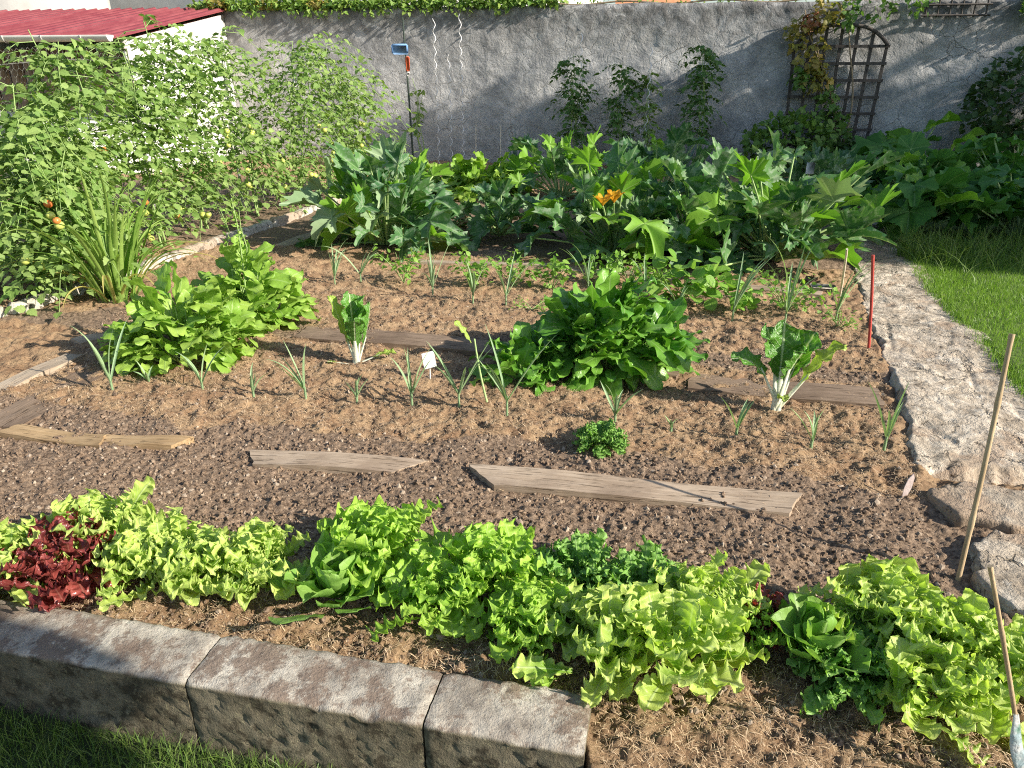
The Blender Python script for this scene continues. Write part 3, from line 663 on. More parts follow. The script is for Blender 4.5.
# ------------------------------------------------------------------ planks
def plank(p0, p1, w, th, mat, label, name='wooden_plank', z=.012, cut=(0., 0.), warp=.006, group='old planks laid between the rows', tilt=0.):
    a = G(*p0); b = G(*p1); L = np.linalg.norm(b-a); D = (b-a)/L; Nb = np.array([-D[1], D[0], 0]); nu = max(8, int(L/.03)); nv = 7
    mid = a[None]+(b-a)[None]*np.linspace(.05, .95, 12)[:, None]; z = z-.016+float(soil_h(mid[:, 0], mid[:, 1], False).mean())+.006
    us = np.linspace(0, 1, nu); vs = np.linspace(-.5, .5, nv); U, Vv = np.meshgrid(us, vs, indexing='ij')
    wv = w*(1+.10*(fbm(U*3+p0[0], U*0, 51)-.5)*2); Us = U+(cut[0]*(1-U)*Vv*w+cut[1]*U*Vv*w)/L
    Us = Us+((U == 0)*1.-(U == 1)*1.)*(rng.uniform(0, .012, U.shape))/L
    rows = []
    for top in (1, 0):
        zt = (z+th*.7 if top else z-.02)+warp*np.sin(U*5+p0[0])+(fbm(U*L*8, Vv*w*30, 52)-.5)*.006+tilt*Vv*w
        rows.append(a+Us[..., None]*L*D+(Vv*wv)[..., None]*Nb*(1 if top else 1.0)+zt[..., None]*np.array([0, 0, 1.]))
    T, B = rows; 
    o3 = np.array([a[0], a[1], 0]); ang = math.atan2(D[1], D[0])
    m = MB(); m.add(T, grid_faces(nu, nv)); 
    for s1, s2, fl in ((T[:, 0], B[:, 0], 1), (B[:, -1], T[:, -1], 1), (B[0], T[0], 1), (T[-1], B[-1], 1)):
        m.add(np.stack([s1, s2], 1), grid_faces(len(s1), 2)[:, ::-1])
    # local coordinates so that the grain runs along the plank
    c_, s_ = cos(-ang), sin(-ang)
    for k, v in enumerate(m.v):
        q = v-o3; m.v[k] = np.stack([q[:, 0]*c_-q[:, 1]*s_, q[:, 0]*s_+q[:, 1]*c_, q[:, 2]], -1)
    ob = m.build(name, mat, smooth=False); ob.location = o3; ob.rotation_euler = (0, 0, ang)
    return tag(ob, label, 'plank', group)
plank((478, 478), (797, 506), .135, .018, M['plank'], 'longest pale weathered plank lying behind the lettuces', cut=(-.9, .5))
plank((250, 457), (412, 468), .105, .018, M['plank'], 'short grey brown plank with pointed ends, left of the longest plank', cut=(-.6, 1.2))
plank((8, 432), (104, 444), .085, .014, M['plankY'], 'yellowish broken plank at the far left of the front plank row', cut=(.6, -.5))
plank((98, 441), (184, 445), .07, .014, M['plankY'], 'smaller splintered plank beside the yellowish broken plank', cut=(.3, .9), tilt=.1)
plank((300, 333), (498, 350), .19, .02, M['plankD'], 'dark damp plank behind the left white-stalked chard', z=.008)
plank((500, 352), (680, 372), .17, .02, M['plankD'], 'dark plank mostly hidden under the middle spinach clump', z=.008)
plank((688, 380), (882, 398), .20, .022, M['plankD'], 'brown plank running behind the right white-stalked chard', z=.01)
plank((412, 262), (560, 268), .07, .02, M['plankL'], 'narrow pale lath in front of the left courgette plant')
plank((556, 270), (680, 280), .10, .02, M['plank'], 'grey lath in front of the middle courgette plants')
plank((688, 282), (822, 296), .11, .02, M['plank'], 'brown lath in front of the right courgette plant')
plank((0, 393), (76, 356), .10, .03, M['plankL'], 'pale lath with white edge at the left end of the onion row')
plank((-4, 428), (96, 368), .20, .012, M['plankD'], 'wide brown board lying beside the pale white-edged lath', z=.006)
plank((76, 345), (120, 334), .12, .02, M['plank'], 'short grey board poking out left of the front spinach clump')
plank((283, 248), (328, 230), .14, .02, M['plank'], 'short brown board near the back end of the left kerb')

# kerb on the left (low stones along the tomato row)
ks = [(-3.35, 3.95), (-3.03, 4.25), (-2.80, 4.95), (-2.62, 5.6), (-2.42, 6.25), (-2.24, 6.9), (-2.04, 7.6), (-1.86, 8.25)]
kn = ['pale kerb stone at the left edge beneath the leafy tomato', 'kerb stone hidden behind the strap-leaved plant', 'whitish kerb stone right of the strap-leaved plant', 'kerb stone behind the rear spinach clump',
      'kerb stone below the middle tomato plants', 'whitish kerb stone beside the courgette bed', 'farthest kerb stone near the end of the tomato row']
for i in range(len(ks)-1):
    a = np.array([*ks[i], 0]); b = np.array([*ks[i+1], 0]); c = (a+b)/2; d = b-a; m = MB()
    n1, n2 = 30, 8; U, Vv = np.meshgrid(np.linspace(-.49, .49, n1), np.linspace(-1, 1, n2), indexing='ij'); Lk = np.linalg.norm(d); dd = d/Lk; nn = np.array([-dd[1], dd[0], 0])
    cs = np.clip(1-np.abs(Vv)**6, 0, 1); zz = -.1+.165*cs*np.clip((.5-np.abs(U))*30, 0, 1)**.5+(fbm(U*9+i*7, Vv*1.5, 61)-.5)*.03
    P = c+U[..., None]*Lk*dd+(Vv*.055+(fbm(U*6+i, Vv, 62)-.5)*.02)[..., None]*nn; P[..., 2] = zz
    m.add(P, grid_faces(n1, n2)[:, ::-1]); tag(m.build('kerb_stone', M['kerb']), kn[i], 'kerb stone', 'kerb stones along the tomato row')

# stone slabs front right
def slab(poly, th, z, label, mat='slab'):
    pts = np.array([G(*p)[:2] for p in poly]); c = pts.mean(0); K = 40
    ang = np.arctan2(*(pts-c).T[::-1]); o = np.argsort(ang); pts = pts[o]; loop = []
    n = len(pts)
    for i in range(n):
        for t in np.linspace(0, 1, 9)[:-1]: loop.append(pts[i]*(1-t)+pts[(i+1) % n]*t)
    loop = np.array(loop); loop = (loop+np.roll(loop, 1, 0)+np.roll(loop, -1, 0))/3; loop = loop+rng.normal(0, .003, loop.shape)+(fbm(loop[:, 0]*14, loop[:, 1]*14, 77)-.5)[:, None]*.09*nrm(loop-c); n = len(loop)
    rs = list(np.linspace(.02, .93, 14))+[.97, .99, 1.0, 1.0]; V = []
    for k, r in enumerate(rs):
        q = c+(loop-c)*r; zz = z+th*.8+(fbm(q[:, 0]*12, q[:, 1]*12, 71)-.5)*.016+(fbm(q[:, 0]*45, q[:, 1]*45, 72)-.5)*.012
        if k >= 14: zz = zz-[.004, .012, .03, .12][k-14]
        V.append(np.column_stack([q, zz]))
    V = np.array(V); K = len(rs); i = np.arange(K-1)[:, None]*n; j = np.arange(n)[None]; j2 = (j+1) % n
    m = MB(); m.add(V, np.stack([i+j, i+n+j, i+n+j2, i+j2], -1).reshape(-1, 4)); m.add(np.vstack([V[0], [*c, V[0][:, 2].mean()]]), [[q, (q+1) % n, n] for q in range(n)])
    tag(m.build('stone_slab', M[mat]), label, 'stone slab', 'stone slabs at the path end')
slab([(922, 494), (960, 488), (1030, 492), (1110, 508), (1110, 545), (1020, 532), (950, 520)], .03, 0, 'grey stone slab crossed by the tall leaning bamboo cane', 'slab')
slab([(966, 560), (990, 535), (1110, 560), (1110, 630), (1030, 626), (985, 598)], .035, 0, 'largest brownish stone slab at the right edge, beside the cane foot')
slab([(1003, 645), (1060, 640), (1120, 690), (1040, 700)], .03, 0, 'small grey stone under the brownish slab by the lettuces')

# ------------------------------------------------------------------ plant makers
GA = pi*(3-5**.5)
def lettuce(px, py, R, kind, label, group='lettuces in the front row'):
    c = G(px, py); c[2] = .0; m = MB()
    if kind in ('frill', 'frill2', 'red', 'loose'):
        n = {'frill': 54, 'frill2': 54, 'red': 70, 'loose': 36}[kind]; q = (np.arange(n)+.5)/n; az = np.arange(n)*GA+rng.normal(0, .25, n)
        L = R*(1.12-.42*q)*rng.uniform(.75, 1.15, n); W = L*{'frill': .34, 'frill2': .33, 'red': .24, 'loose': .38}[kind]*rng.uniform(.8, 1.2, n); el = radians(18)+q*radians(62)+rng.normal(0, .12, n)
        base = c+np.stack([np.cos(az)*.02, np.sin(az)*.02, .01+.055*q*R/.15], -1)
        base[:, :2] += rng.normal(0, .24*R, (n, 2))*(1-.2*q[:, None]); base[:, 2] += rng.uniform(0, .25*R, n); bend = rng.uniform(.1, .9, n)*(1.1-.4*q)
        leaves(m, base, az, el, L, W, bend, p_lettuce, 32, 13, rng.uniform(-.1, .45, n), ruffle=.30 if kind != 'loose' else .2, rf=5.5, lobe=.10, lf=4.5, jit=.0011, cup=.3, shift=.3)
    elif kind == 'butter':
        n = 20; q = (np.arange(n)+.5)/n; az = np.arange(n)*GA+rng.normal(0, .2, n); L = R*(1.15-.45*q)*rng.uniform(.85, 1.1, n); W = L*.52
        el = radians(22)+q*radians(60)+rng.normal(0, .1, n); base = c+np.stack([np.cos(az)*.015, np.sin(az)*.015, .01+.03*q], -1)
        leaves(m, base, az, el, L, W, rng.uniform(-.5, .5, n), p_round, 16, 13, .25, ruffle=.08, rf=2.2, jit=.0008, cup=.35, crink=.02)
    elif kind == 'endive':
        n = 80; q = (np.arange(n)+.5)/n; az = np.arange(n)*GA+rng.normal(0, .3, n); L = R*(1.2-.5*q)*rng.uniform(.75, 1.1, n); W = L*.20*rng.uniform(.8, 1.3, n)
        el = radians(15)+q*radians(65)+rng.normal(0, .12, n); base = c+np.stack([np.cos(az)*.02, np.sin(az)*.02, .01+.03*q], -1); base[:, :2] += rng.normal(0, .1*R, (n, 2))
        leaves(m, base, az, el, L, W, rng.uniform(.2, 1., n), p_lettuce, 20, 9, .2, ruffle=.45, rf=6, lobe=.35, lf=6, jit=.0025)
    if kind == 'butter' and px < 500:
        leaves(m, [c+[-.03, -.08, .02], c+[.04, -.07, .03], c+[-.09, .01, .04]], [radians(-115), radians(-60), radians(160)], [radians(38), radians(40), radians(35)], [.16, .12, .13], [.10, .07, .07], [.25, .2, .3], p_round, 18, 15, .12, ruffle=.06, rf=1.5, cup=-.1, crink=.02)
    mat = {'frill': 'lett', 'frill2': 'lett2', 'red': 'redl', 'loose': 'lett', 'butter': 'butter', 'endive': 'endive'}[kind]
    o = m.build('lettuce', M[mat]); tag(o, label, 'lettuce', group); return o
LET = [
 (8, 588, .185, 'frill', 'yellow-green frilly lettuce cut by the left edge of the picture'),
 (104, 556, .17, 'frill', 'frilly yellow-green lettuce directly behind the large red lettuce'),
 (66, 588, .15, 'red', 'large dark red frilly lettuce above the concrete border'),
 (160, 580, .165, 'frill', 'frilly pale lettuce immediately right of the large red lettuce'),
 (212, 590, .165, 'frill', 'frilly pale lettuce second to the right of the large red one'),
 (262, 585, .15, 'frill', 'pale curly lettuce just left of the broad-leaved head'),
 (338, 602, .15, 'butter', 'broad smooth-leaved lettuce beside the tall frilly green one, left half of row'),
 (378, 572, .19, 'frill2', 'tall frilly green lettuce behind the broad smooth-leaved head'),
 (440, 612, .15, 'frill2', 'green frilly lettuce spilling over mulch near the border joint'),
 (492, 595, .18, 'frill2', 'full green frilly lettuce left of the dark curly endive'),
 (530, 640, .14, 'frill2', 'low green frilly lettuce just behind the short concrete block'),
 (578, 590, .14, 'endive', 'dark finely curled endive between pale lettuces'),
 (600, 660, .165, 'frill', 'yellow frilly lettuce by the right end of the border'),
 (640, 608, .15, 'endive', 'curly endive at the back, right of the darkest one'),
 (662, 668, .16, 'loose', 'loose upright pale lettuce with long smooth leaves'),
 (700, 625, .155, 'frill', 'frilly pale lettuce just left of the small red one'),
 (762, 632, .075, 'red', 'small dark red lettuce squeezed between green heads'),
 (742, 640, .10, 'frill2', 'small green lettuce in front of the small red one'),
 (812, 660, .15, 'butter', 'dark smooth-leaved lettuce right of the small red one'),
 (848, 682, .12, 'endive', 'small frizzy endive in front of the dark smooth lettuce'),
 (872, 640, .165, 'frill', 'frilly bright lettuce behind the frizzy small endive'),
 (925, 668, .19, 'frill', 'largest bright frilly lettuce near the right end of the row'),
 (935, 716, .125, 'loose', 'low lettuce with one wide flat leaf over dark mulch'),
 (990, 690, .17, 'frill', 'bright yellow frilly lettuce behind the cane with the bag'),
]
for i_, a in enumerate(LET): lettuce(a[0], a[1], a[2]*(.86 if a[3] in ('frill', 'frill2') else 1.0), *a[3:])

def spinach(px, py, rx, ry, h, n, mat, label, name='spinach_plant', bolt=0, Ls=.21, cat='spinach', wr=.235):
    c = G(px, py); t = thing(name, c, label, cat, 'leafy clumps in the middle bed' if 'spinach' in name else None)
    m = MB(); q = rng.uniform(0, 1, n)**.8; az = rng.uniform(0, 2*pi, n); r = np.sqrt(rng.uniform(0, 1, n))
    base = c+np.stack([np.cos(az)*r*rx*.62, np.sin(az)*r*ry*.62, h*.62*q*(1-r**2*.75)], -1)
    lump = .75+.5*fbm(np.cos(az)*2+px, np.sin(az)*2+r*3, 95); base = c+(base-c)*np.stack([lump, lump, lump], -1); el = radians(78)-r*radians(58)+rng.normal(0, .42, n); az2 = az+rng.normal(0, .8, n); L = Ls*rng.uniform(.5, 1.25, n)
    leaves(m, base, az2, el, L, L*wr*rng.uniform(.8, 1.25, n), rng.uniform(.3, 1.3, n), p_ovate, 14, 7, .25, roll=rng.normal(0, .4, n), ruffle=.22, rf=2.6, jit=.0015, cup=-.15)
    m.build('foliage', M[mat], t)
    m = MB(); k = n//4
    for i in range(k): tube(m, [c*[1, 1, 0]+(base[i]-c)*[.3, .3, 0]-[0, 0, .01], c*[1, 1, 0]+(base[i]-c)*[.8, .8, .6], base[i]+[0, 0, .01]], [.005, .004, .003], 5, cap=False)
    if bolt:
        for b in range(bolt):
            p = c+[rng.normal(0, .05), rng.normal(0, .05), 0]; hh = h+rng.uniform(.1, .22); pts = [p+[rng.normal(0, .01), rng.normal(0, .01), hh*u] for u in np.linspace(0, 1, 7)]; tube(m, pts, np.linspace(.006, .002, 7), 5)
            k2 = 60; u = rng.uniform(.45, 1, k2); P = p+np.stack([0*u, 0*u, hh*u], -1)+rng.normal(0, .006, (k2, 3)); X = rng.normal(0, 1, (k2, 3)); X[:, 2] = np.abs(X[:, 2]); scatter(m, 'lance', P, X, rng.normal(0, 1, (k2, 3))+[0, 0, 1], rng.uniform(.02, .06, k2)*(1.4-u), 1)
    m.build('stems', [M['stem'], M[mat]], t)
    return t
spinach(188, 358, .40, .30, .50, 240, 'spin', 'sprawling light green spinach clump, front one of the left pair')
spinach(254, 322, .33, .28, .52, 200, 'spin', 'taller spinach clump with a flower spike behind the sprawling one', bolt=3)
spinach(606, 366, .46, .30, .50, 300, 'spinD', 'big glossy dark green spinach clump in the middle of the bed', bolt=0, wr=.25, Ls=.23)
spinach(522, 376, .22, .18, .22, 60, 'spinD', 'low dark beet leaves at the left side of the big glossy clump', 'beet_plant', Ls=.17, wr=.32, cat='beet')

def chard(px, py, spec, label):
    c = G(px, py); t = thing('chard_plant', c, label, 'chard', 'white-stalked chards')
    for (az, el, L, W, bend, mt, stalk, dz) in spec:
        az = radians(az); el = radians(el); m = MB(); sl = stalk; d = np.array([cos(az)*cos(el), sin(az)*cos(el), sin(el)]); b = c+[0, 0, dz-.01]
        e = b+d*sl; leaves(m, [b+d*(sl*.8)], az, el, L, W, bend, p_chard, 22, 15, .38, ruffle=.17, rf=3.5, jit=.002, crink=.06, roll=rng.normal(0, .15), bexp=1.6)
        lf = m.build('leaf', M[mt], t)
        if mt == 'chardY': lf['label'] = 'yellowing leaf'
        m = MB(); side = np.array([-sin(az), cos(az), 0]); K = 8; V = []
        for k, u in enumerate(np.linspace(0, 1, K)):
            p = b+d*sl*1.25*u; w = .016*(1-.55*u)*(W/.07); nn = np.cross(d, side)
            V.append([p+side*w*cos(a)+nn*w*.5*sin(a) for a in np.linspace(0, 2*pi, 9)[:-1]])
        V = np.array(V); i = np.arange(K-1)[:, None]*8; j = np.arange(8)[None]; m.add(V, np.stack([i+j, i+(j+1) % 8, i+8+(j+1) % 8, i+8+j], -1).reshape(-1, 4)); m.build('stalk', M['white_stalk'], lf)
chard(357, 364, [(165, 72, .28, .06, .1, 'chardY', .12, 0), (120, 84, .27, .095, .2, 'chard', .13, 0), (40, 80, .26, .08, -.1, 'chard', .14, 0), (15, 70, .24, .075, -.3, 'chard', .13, 0), (-80, 78, .2, .07, .5, 'chard', .12, 0),
                 (5, 22, .13, .04, .5, 'chardY', .10, .01), (185, 10, .05, .015, .2, 'chardY', .12, .005)], 'left chard with thick white stalk and one yellow leaf lying right')
chard(776, 408, [(165, 62, .20, .075, 1.3, 'chard', .15, .03), (125, 80, .25, .10, .3, 'chard', .17, .0), (75, 84, .27, .10, .0, 'chard', .16, .0), (20, 74, .25, .095, .2, 'chard', .17, .0), (0, 55, .26, .08, .3, 'chardY', .17, .0),
                 (-60, 80, .18, .08, .4, 'chard', .17, .0), (-95, 60, .10, .03, 1.6, 'chardY', .05, .02)], 'right chard with white stalks in front of the brown plank')
def leaning_leaf():
    c = G(487, 402); t = thing('chard_seedling', c, 'lone pale chard leaf on a long stalk left of the big clump', 'chard')
    m = MB(); d = nrm(np.array([-.25, .12, 1.])); tube(m, [c+d*.3*u+[.02*u*u, 0, 0] for u in np.linspace(0, 1, 6)], np.linspace(.006, .004, 6), 6); m.build('stalk', M['stemZ'], t)
    m = MB(); leaves(m, [c+d*.28], radians(165), radians(60), .12, .03, .3, p_chard, 14, 9, .3, ruffle=.2, rf=3, jit=.001); m.build('leaf', M['chardY'], t)
leaning_leaf()

def leek(px, py, h, n, label, group, mat='onion', wid=.0085, droop=.5, lean=0):
    h *= 1.2; n += 1
    c = G(px, py); c[2] = -.005; m = MB(); az = rng.uniform(0, 2*pi, n); az[:1] = 0 if rng.uniform() < .5 else pi
    L = h*rng.uniform(.55, 1.05, n); L[0] = h; el = radians(86)-rng.uniform(.02, .5, n)
    tube(m, [c, c+[lean*.3*h, 0, h*.22]], [wid*.75, wid*.6], 6)
    base = np.repeat((c+[lean*.2*h, 0, h*.15])[None], n, 0); bend = rng.uniform(0, droop*1.6, n)
    leaves(m, base, az, el, L*.88, wid, bend, p_strap, 10, 5, .6, mat=0, bexp=2.5)
    o = m.build('young_leek', M[mat]); return tag(o, label, 'leek', group)
FR = [(113, 392, .30, 4, 'young leek left of the sprawling spinach clump, first in the front row'), (150, 386, .12, 3, 'tiny leek at the left foot of the sprawling spinach'), (203, 391, .20, 4, 'young leek in front of the sprawling spinach clump'),
 (254, 398, .15, 4, 'short leek right of the sprawling spinach clump'), (306, 399, .24, 4, 'forked leek with a bent-over leaf, left of the left chard'), (357, 402, .12, 4, 'short tufted leek directly below the left chard'),
 (412, 404, .24, 4, 'leek just left of the white plant label foot'), (459, 406, .32, 5, 'spreading leek right of the white plant label'), (507, 415, .36, 5, 'tallest leek of the front row, left of the big glossy clump'),
 (615, 421, .17, 5, 'leek at the foot of the big glossy clump with a fallen leaf'), (671, 430, .07, 2, 'tiniest sprout right of the small round lettuce'), (736, 436, .18, 3, 'thin single-leaved leek left of the right chard'),
 (811, 447, .18, 4, 'grey-green leek in front of the right chard'), (884, 449, .24, 4, 'last leek of the front row beside the stone path')]
for a in FR: leek(a[0], a[1], a[2], a[3], a[4], 'young leeks in the front row')
BR = [(335, 285, .26, 'leek behind the left chard, first in the back row'), (361, 283, .32, 'tall leek right behind the left chard'), (433, 297, .34, 'tall thin leek between two leafy celeries in the back row'), (473, 303, .28, 'leek in front of the second celery from the left'),
 (506, 306, .33, 'leek with dark base, behind and left of the big clump'), (588, 292, .30, 'leek rising behind the big glossy clump'), (645, 300, .26, 'leek with slanting leaves behind the clump, right half'), (677, 314, .24, 'leek below the strawberry-like seedling'), (732, 322, .40, 'wide forked leek between seedling and parsley'),
 (784, 328, .50, 'tallest back row leek, rising through the parsley'), (835, 324, .38, 'leek beside the pale cane in the back row')]
for a in BR: leek(a[0], a[1], a[2], 5, a[3], 'young leeks in the back row', droop=.7)
for px, lb in ((517, 'blue-green leek tuft at the wall foot, left of the wall tomatoes'), (636, 'blue-green leek tuft at the wall foot between wall tomatoes'), (690, 'blue-green leek tuft at the wall foot beneath the dark tomato')):
    s = wall_at(px, .9); c = wallp(s, .9, 0); m = MB(); n = 8
    leaves(m, c+rng.normal(0, .04, (n, 3))*[1, 1, 0], rng.uniform(0, 6.3, n), radians(84)-rng.uniform(0, .25, n), .55*rng.uniform(.7, 1.1, n), .022, rng.uniform(0, .3, n), p_strap, 8, 5, .6)
    tag(m.build('leek_clump', M['leekD']), lb, 'leek', 'leek tufts at the wall foot')

def celery(px, py, h, label, mat='cel', name='celery_plant', cat='celery', sz=.04, k=7, kind='tooth', spread=.5, group='leafy seedlings in the back row'):
    c = G(px, py); t = thing(name, c, label, cat, group); ms = MB(); m = MB()
    for i in range(k):
        az = i*GA+rng.normal(0, .3); el = radians(88)-rng.uniform(.1, spread*1.2); L = h*rng.uniform(.6, 1.0); u = np.linspace(0, 1, 5)
        d = np.array([cos(az)*cos(el), sin(az)*cos(el), sin(el)]); o = np.array([cos(az), sin(az), -.3])*L*.25
        pts = c+d*L*u[:, None]+o*(u[:, None]**2); tube(ms, pts, np.linspace(.0035, .0015, 5), 5, cap=False)
        n = 16; uu = rng.uniform(.45, 1.05, n); P = c+d*L*uu[:, None]+o*(uu[:, None]**2)+rng.normal(0, .025*h/.2, (n, 3)); X = np.array([cos(az), sin(az), .1])+rng.normal(0, .7, (n, 3)); scatter(m, kind, P, X, rng.normal(0, .45, (n, 3))+[0, 0, 1], sz*rng.uniform(.7, 1.4, n))
    ms.build('stems', M['stem'], t); m.build('foliage', M[mat], t)
for a in [(404, 283, .27, 'first bright celery on the left of the back row'), (471, 287, .22, 'second bright celery, just right of the first'), (514, 288, .26, 'full yellow-green celery by the pale lath'), (553, 290, .24, 'celery behind the left part of the big clump'),
          (598, 285, .22, 'celery behind the top of the big clump'), (628, 284, .26, 'feathery celery behind the right part of the big clump'), (655, 292, .2, 'small celery between the clump and the seedling')]:
    celery(*a)
celery(682, 306, .30, 'broad-leaved seedling in the back row behind the clump edge', 'cel', 'bean_seedling', 'seedling', .075, 6, 'round')
celery(735, 312, .24, 'lanky seedling with curled bright leaves beside the broad one', 'cel', 'bean_seedling', 'seedling', .055, 4, 'round')
celery(786, 312, .30, 'bushy bright parsley around the tallest back row leek', 'cel', 'parsley_plant', 'parsley', .035, 12, 'tooth', .8, None)
celery(838, 330, .14, 'low tufted weed at the foot of the pale cane', 'cel', 'weed', 'weed', .02, 6, 'lance', .9, None)
celery(532, 310, .12, 'small pale weed left behind the big clump', 'cel', 'weed', 'weed', .02, 5, 'lance', .9, None)
lettuce(601, 447, .085, 'endive', 'small round bright green lettuce alone on dark soil', None)

# courgettes and pumpkins
def courgette(px, py, n, rad, h, Rl, label, mats=('zuc',), prob=(1,), name='courgette_plant', cat='courgette', flowers=(), deep=.38, stalk_r=.011, group='courgette plants', dead=0, c=None, tilt=0, minel=12, nlob=6, pitch=(-15, 72), serr=.13):
    c = G(px, py) if c is None else np.asarray(c, float); t = thing(name, c, label, cat, group); m = MB(); ms = MB()
    for i in range(n):
        q = (i+.5)/n; az = i*GA+rng.normal(0, .3); el = radians(minel+(85-minel)*q)+rng.normal(0, .12); L = (rad*.82*(1-q)+h*.88*q)*rng.uniform(.45, 1.08)
        d = np.array([cos(az)*cos(el), sin(az)*cos(el), sin(el)]); out = np.array([cos(az), sin(az), 0]); b = c+out*.05*rng.uniform(.3, 2)+[0, 0, .02]; u = np.linspace(0, 1, 6)[:, None]
        pts = b+d*L*u+(out*.10-np.array([0, 0, .06]))*L*u**2; tube(ms, pts, np.linspace(stalk_r, stalk_r*.6, 6), 6, cap=False)
        pt = np.clip(rng.normal(radians(pitch[0]+(pitch[1]-pitch[0])*q), .45), -1.2, 1.4); X = out*cos(pt)+np.array([0, 0, sin(pt)])+rng.normal(0, .2, 3)
        Nr = -out*sin(pt)+np.array([0, 0, cos(pt)])+rng.normal(0, .3, 3)
        R = Rl*rng.uniform(.6, 1.15)*(1.1-.3*q); k = int(rng.choice(len(mats), p=prob))
        palmate(m, pts[-1], X, Nr, R, deep=deep*rng.uniform(.8, 1.2), mat=k, pleat=.12, droop=rng.uniform(.0, .5), serr=serr, ruf=.15, fold=rng.uniform(.2, 1.0) if serr > .1 else rng.uniform(.1, .4), nlob=nlob, na=73, elong=1.25 if serr > .1 else 1.)
    for i in range(dead):
        az = rng.uniform(0, 2*pi); p = c+[cos(az)*rad*.7, sin(az)*rad*.7, rng.uniform(.03, .18)]; palmate(m, p, [cos(az), sin(az), -.5], rng.normal(0, .5, 3)+[0, 0, 1], Rl*.7, deep=.4, mat=len(mats), ruf=.25, droop=.6)
    ms.build('stalks', M['stemZ'], t); m.build('foliage', [M[k] for k in mats]+[M['dead']], t)
    for fp in flowers:
        m = MB(); p = AY(*fp); n5 = 6
        leaves(m, np.repeat(p[None], n5, 0), np.arange(n5)*2*pi/n5, radians(55), .11, .028, rng.uniform(-.2, .6, n5), p_ovate, 8, 5, .3, ruffle=.15, rf=2); tube(m, [c+[0, 0, .05], (c+p)/2+[0, 0, .03], p], [.008, .007, .006], 5, 1); m.build('flower', [M['flower'], M['stemZ']], t)
    return t
courgette(387, 244, 75, .66, .80, .22, 'leftmost sunlit courgette plant with silvery leaves', ('zuc', 'zucY', 'zucG'), (.62, .2, .18), dead=0, deep=.38)
courgette(500, 236, 30, .5, .42, .17, 'dark low courgette with withered brown leaves, right of the leftmost one', ('zuc', 'zucG'), (.85, .15), dead=9)
courgette(612, 252, 68, .72, .80, .22, 'middle courgette plant with orange flowers', ('zuc', 'zucY', 'zucG'), (.62, .26, .12), flowers=((603, 206, 5.45), (614, 203, 5.5)), dead=4)
courgette(694, 254, 52, .6, .7, .21, 'shaded courgette plant between the flowering one and the tall right one', ('zuc', 'zucG'), (.85, .15), dead=2)
courgette(772, 260, 72, .72, .85, .23, 'tallest shaded courgette plant beside the stone path', ('zuc', 'zucY', 'zucG'), (.7, .2, .1))
courgette(655, 205, 34, .6, .8, .22, 'courgette plant at the back with upright leaves before the wall', ('zuc', 'zucY'), (.8, .2))
courgette(560, 198, 32, .6, .72, .2, 'bright rear courgette plant behind the withered one', ('zucY', 'zuc'), (.6, .4))
courgette(820, 205, 28, .6, .62, .2, 'bluish courgette plant at the back of the path', ('zuc', 'zucG'), (.7, .3))
spinach(480, 196, .55, .45, .5, 170, 'spin', 'bright leafy chard bed at the back between courgettes', 'chard_clump', Ls=.26, cat='chard', wr=.32)
spinach(425, 192, .4, .4, .45, 90, 'spin', 'leafy bush just behind the leftmost courgette', 'leafy_bush', Ls=.24, cat='bush', wr=.32)
PK = [((3.45, 6.5), 24, .6, 'nearest pumpkin plant spilling toward the stone path'), ((4.3, 6.25), 28, .62, 'broad pumpkin plant above the tall grass at the lawn'), ((5.2, 6.2), 24, .62, 'pumpkin plant at the right edge of the picture'), ((4.2, 8.0), 22, .7, 'pumpkin plant in the second row under the trellis'), ((5.3, 8.0), 24, .85, 'tall pumpkin plant near the dark wall shrub'), ((6.2, 7.4), 16, .7, 'farthest right pumpkin plant beside the wall shrub')]
for (x, y), n, h, lb in PK: courgette(0, 0, n*2, .7, h, .24, lb, ('pump', 'zucY'), (.88, .12), 'pumpkin_plant', 'pumpkin', deep=.14, group='pumpkin plants in the right bed', c=(x, y, .0), minel=35, pitch=(-20, 25), serr=.05, nlob=6)
courgette(0, 0, 9, .75, .95, .36, 'big-leaved rhubarb against the wall right of the trellis', ('zucY', 'pump'), (.6, .4), 'rhubarb_plant', 'rhubarb', deep=.1, group=None, c=wallp(wall_at(918, .8), .8), minel=50, pitch=(10, 40), serr=.05, nlob=6)

# tall grass under the pumpkins
N = 9000; y = rng.normal(5.65, .26, N); x = 3.02+rng.uniform(0, 1, N)*3.4; x += (y-5.9)*.1
P = np.stack([x, y, .0*x], -1); P = P[fbm(P[:, 0]*3, P[:, 1]*3, 8)*.9 > rng.uniform(.1, .8, len(P))]
blades(P, .24, .006, 1.4, M['grassD'], 'tall_grass', 'tall unmown grass beneath the pumpkin leaves', 5)

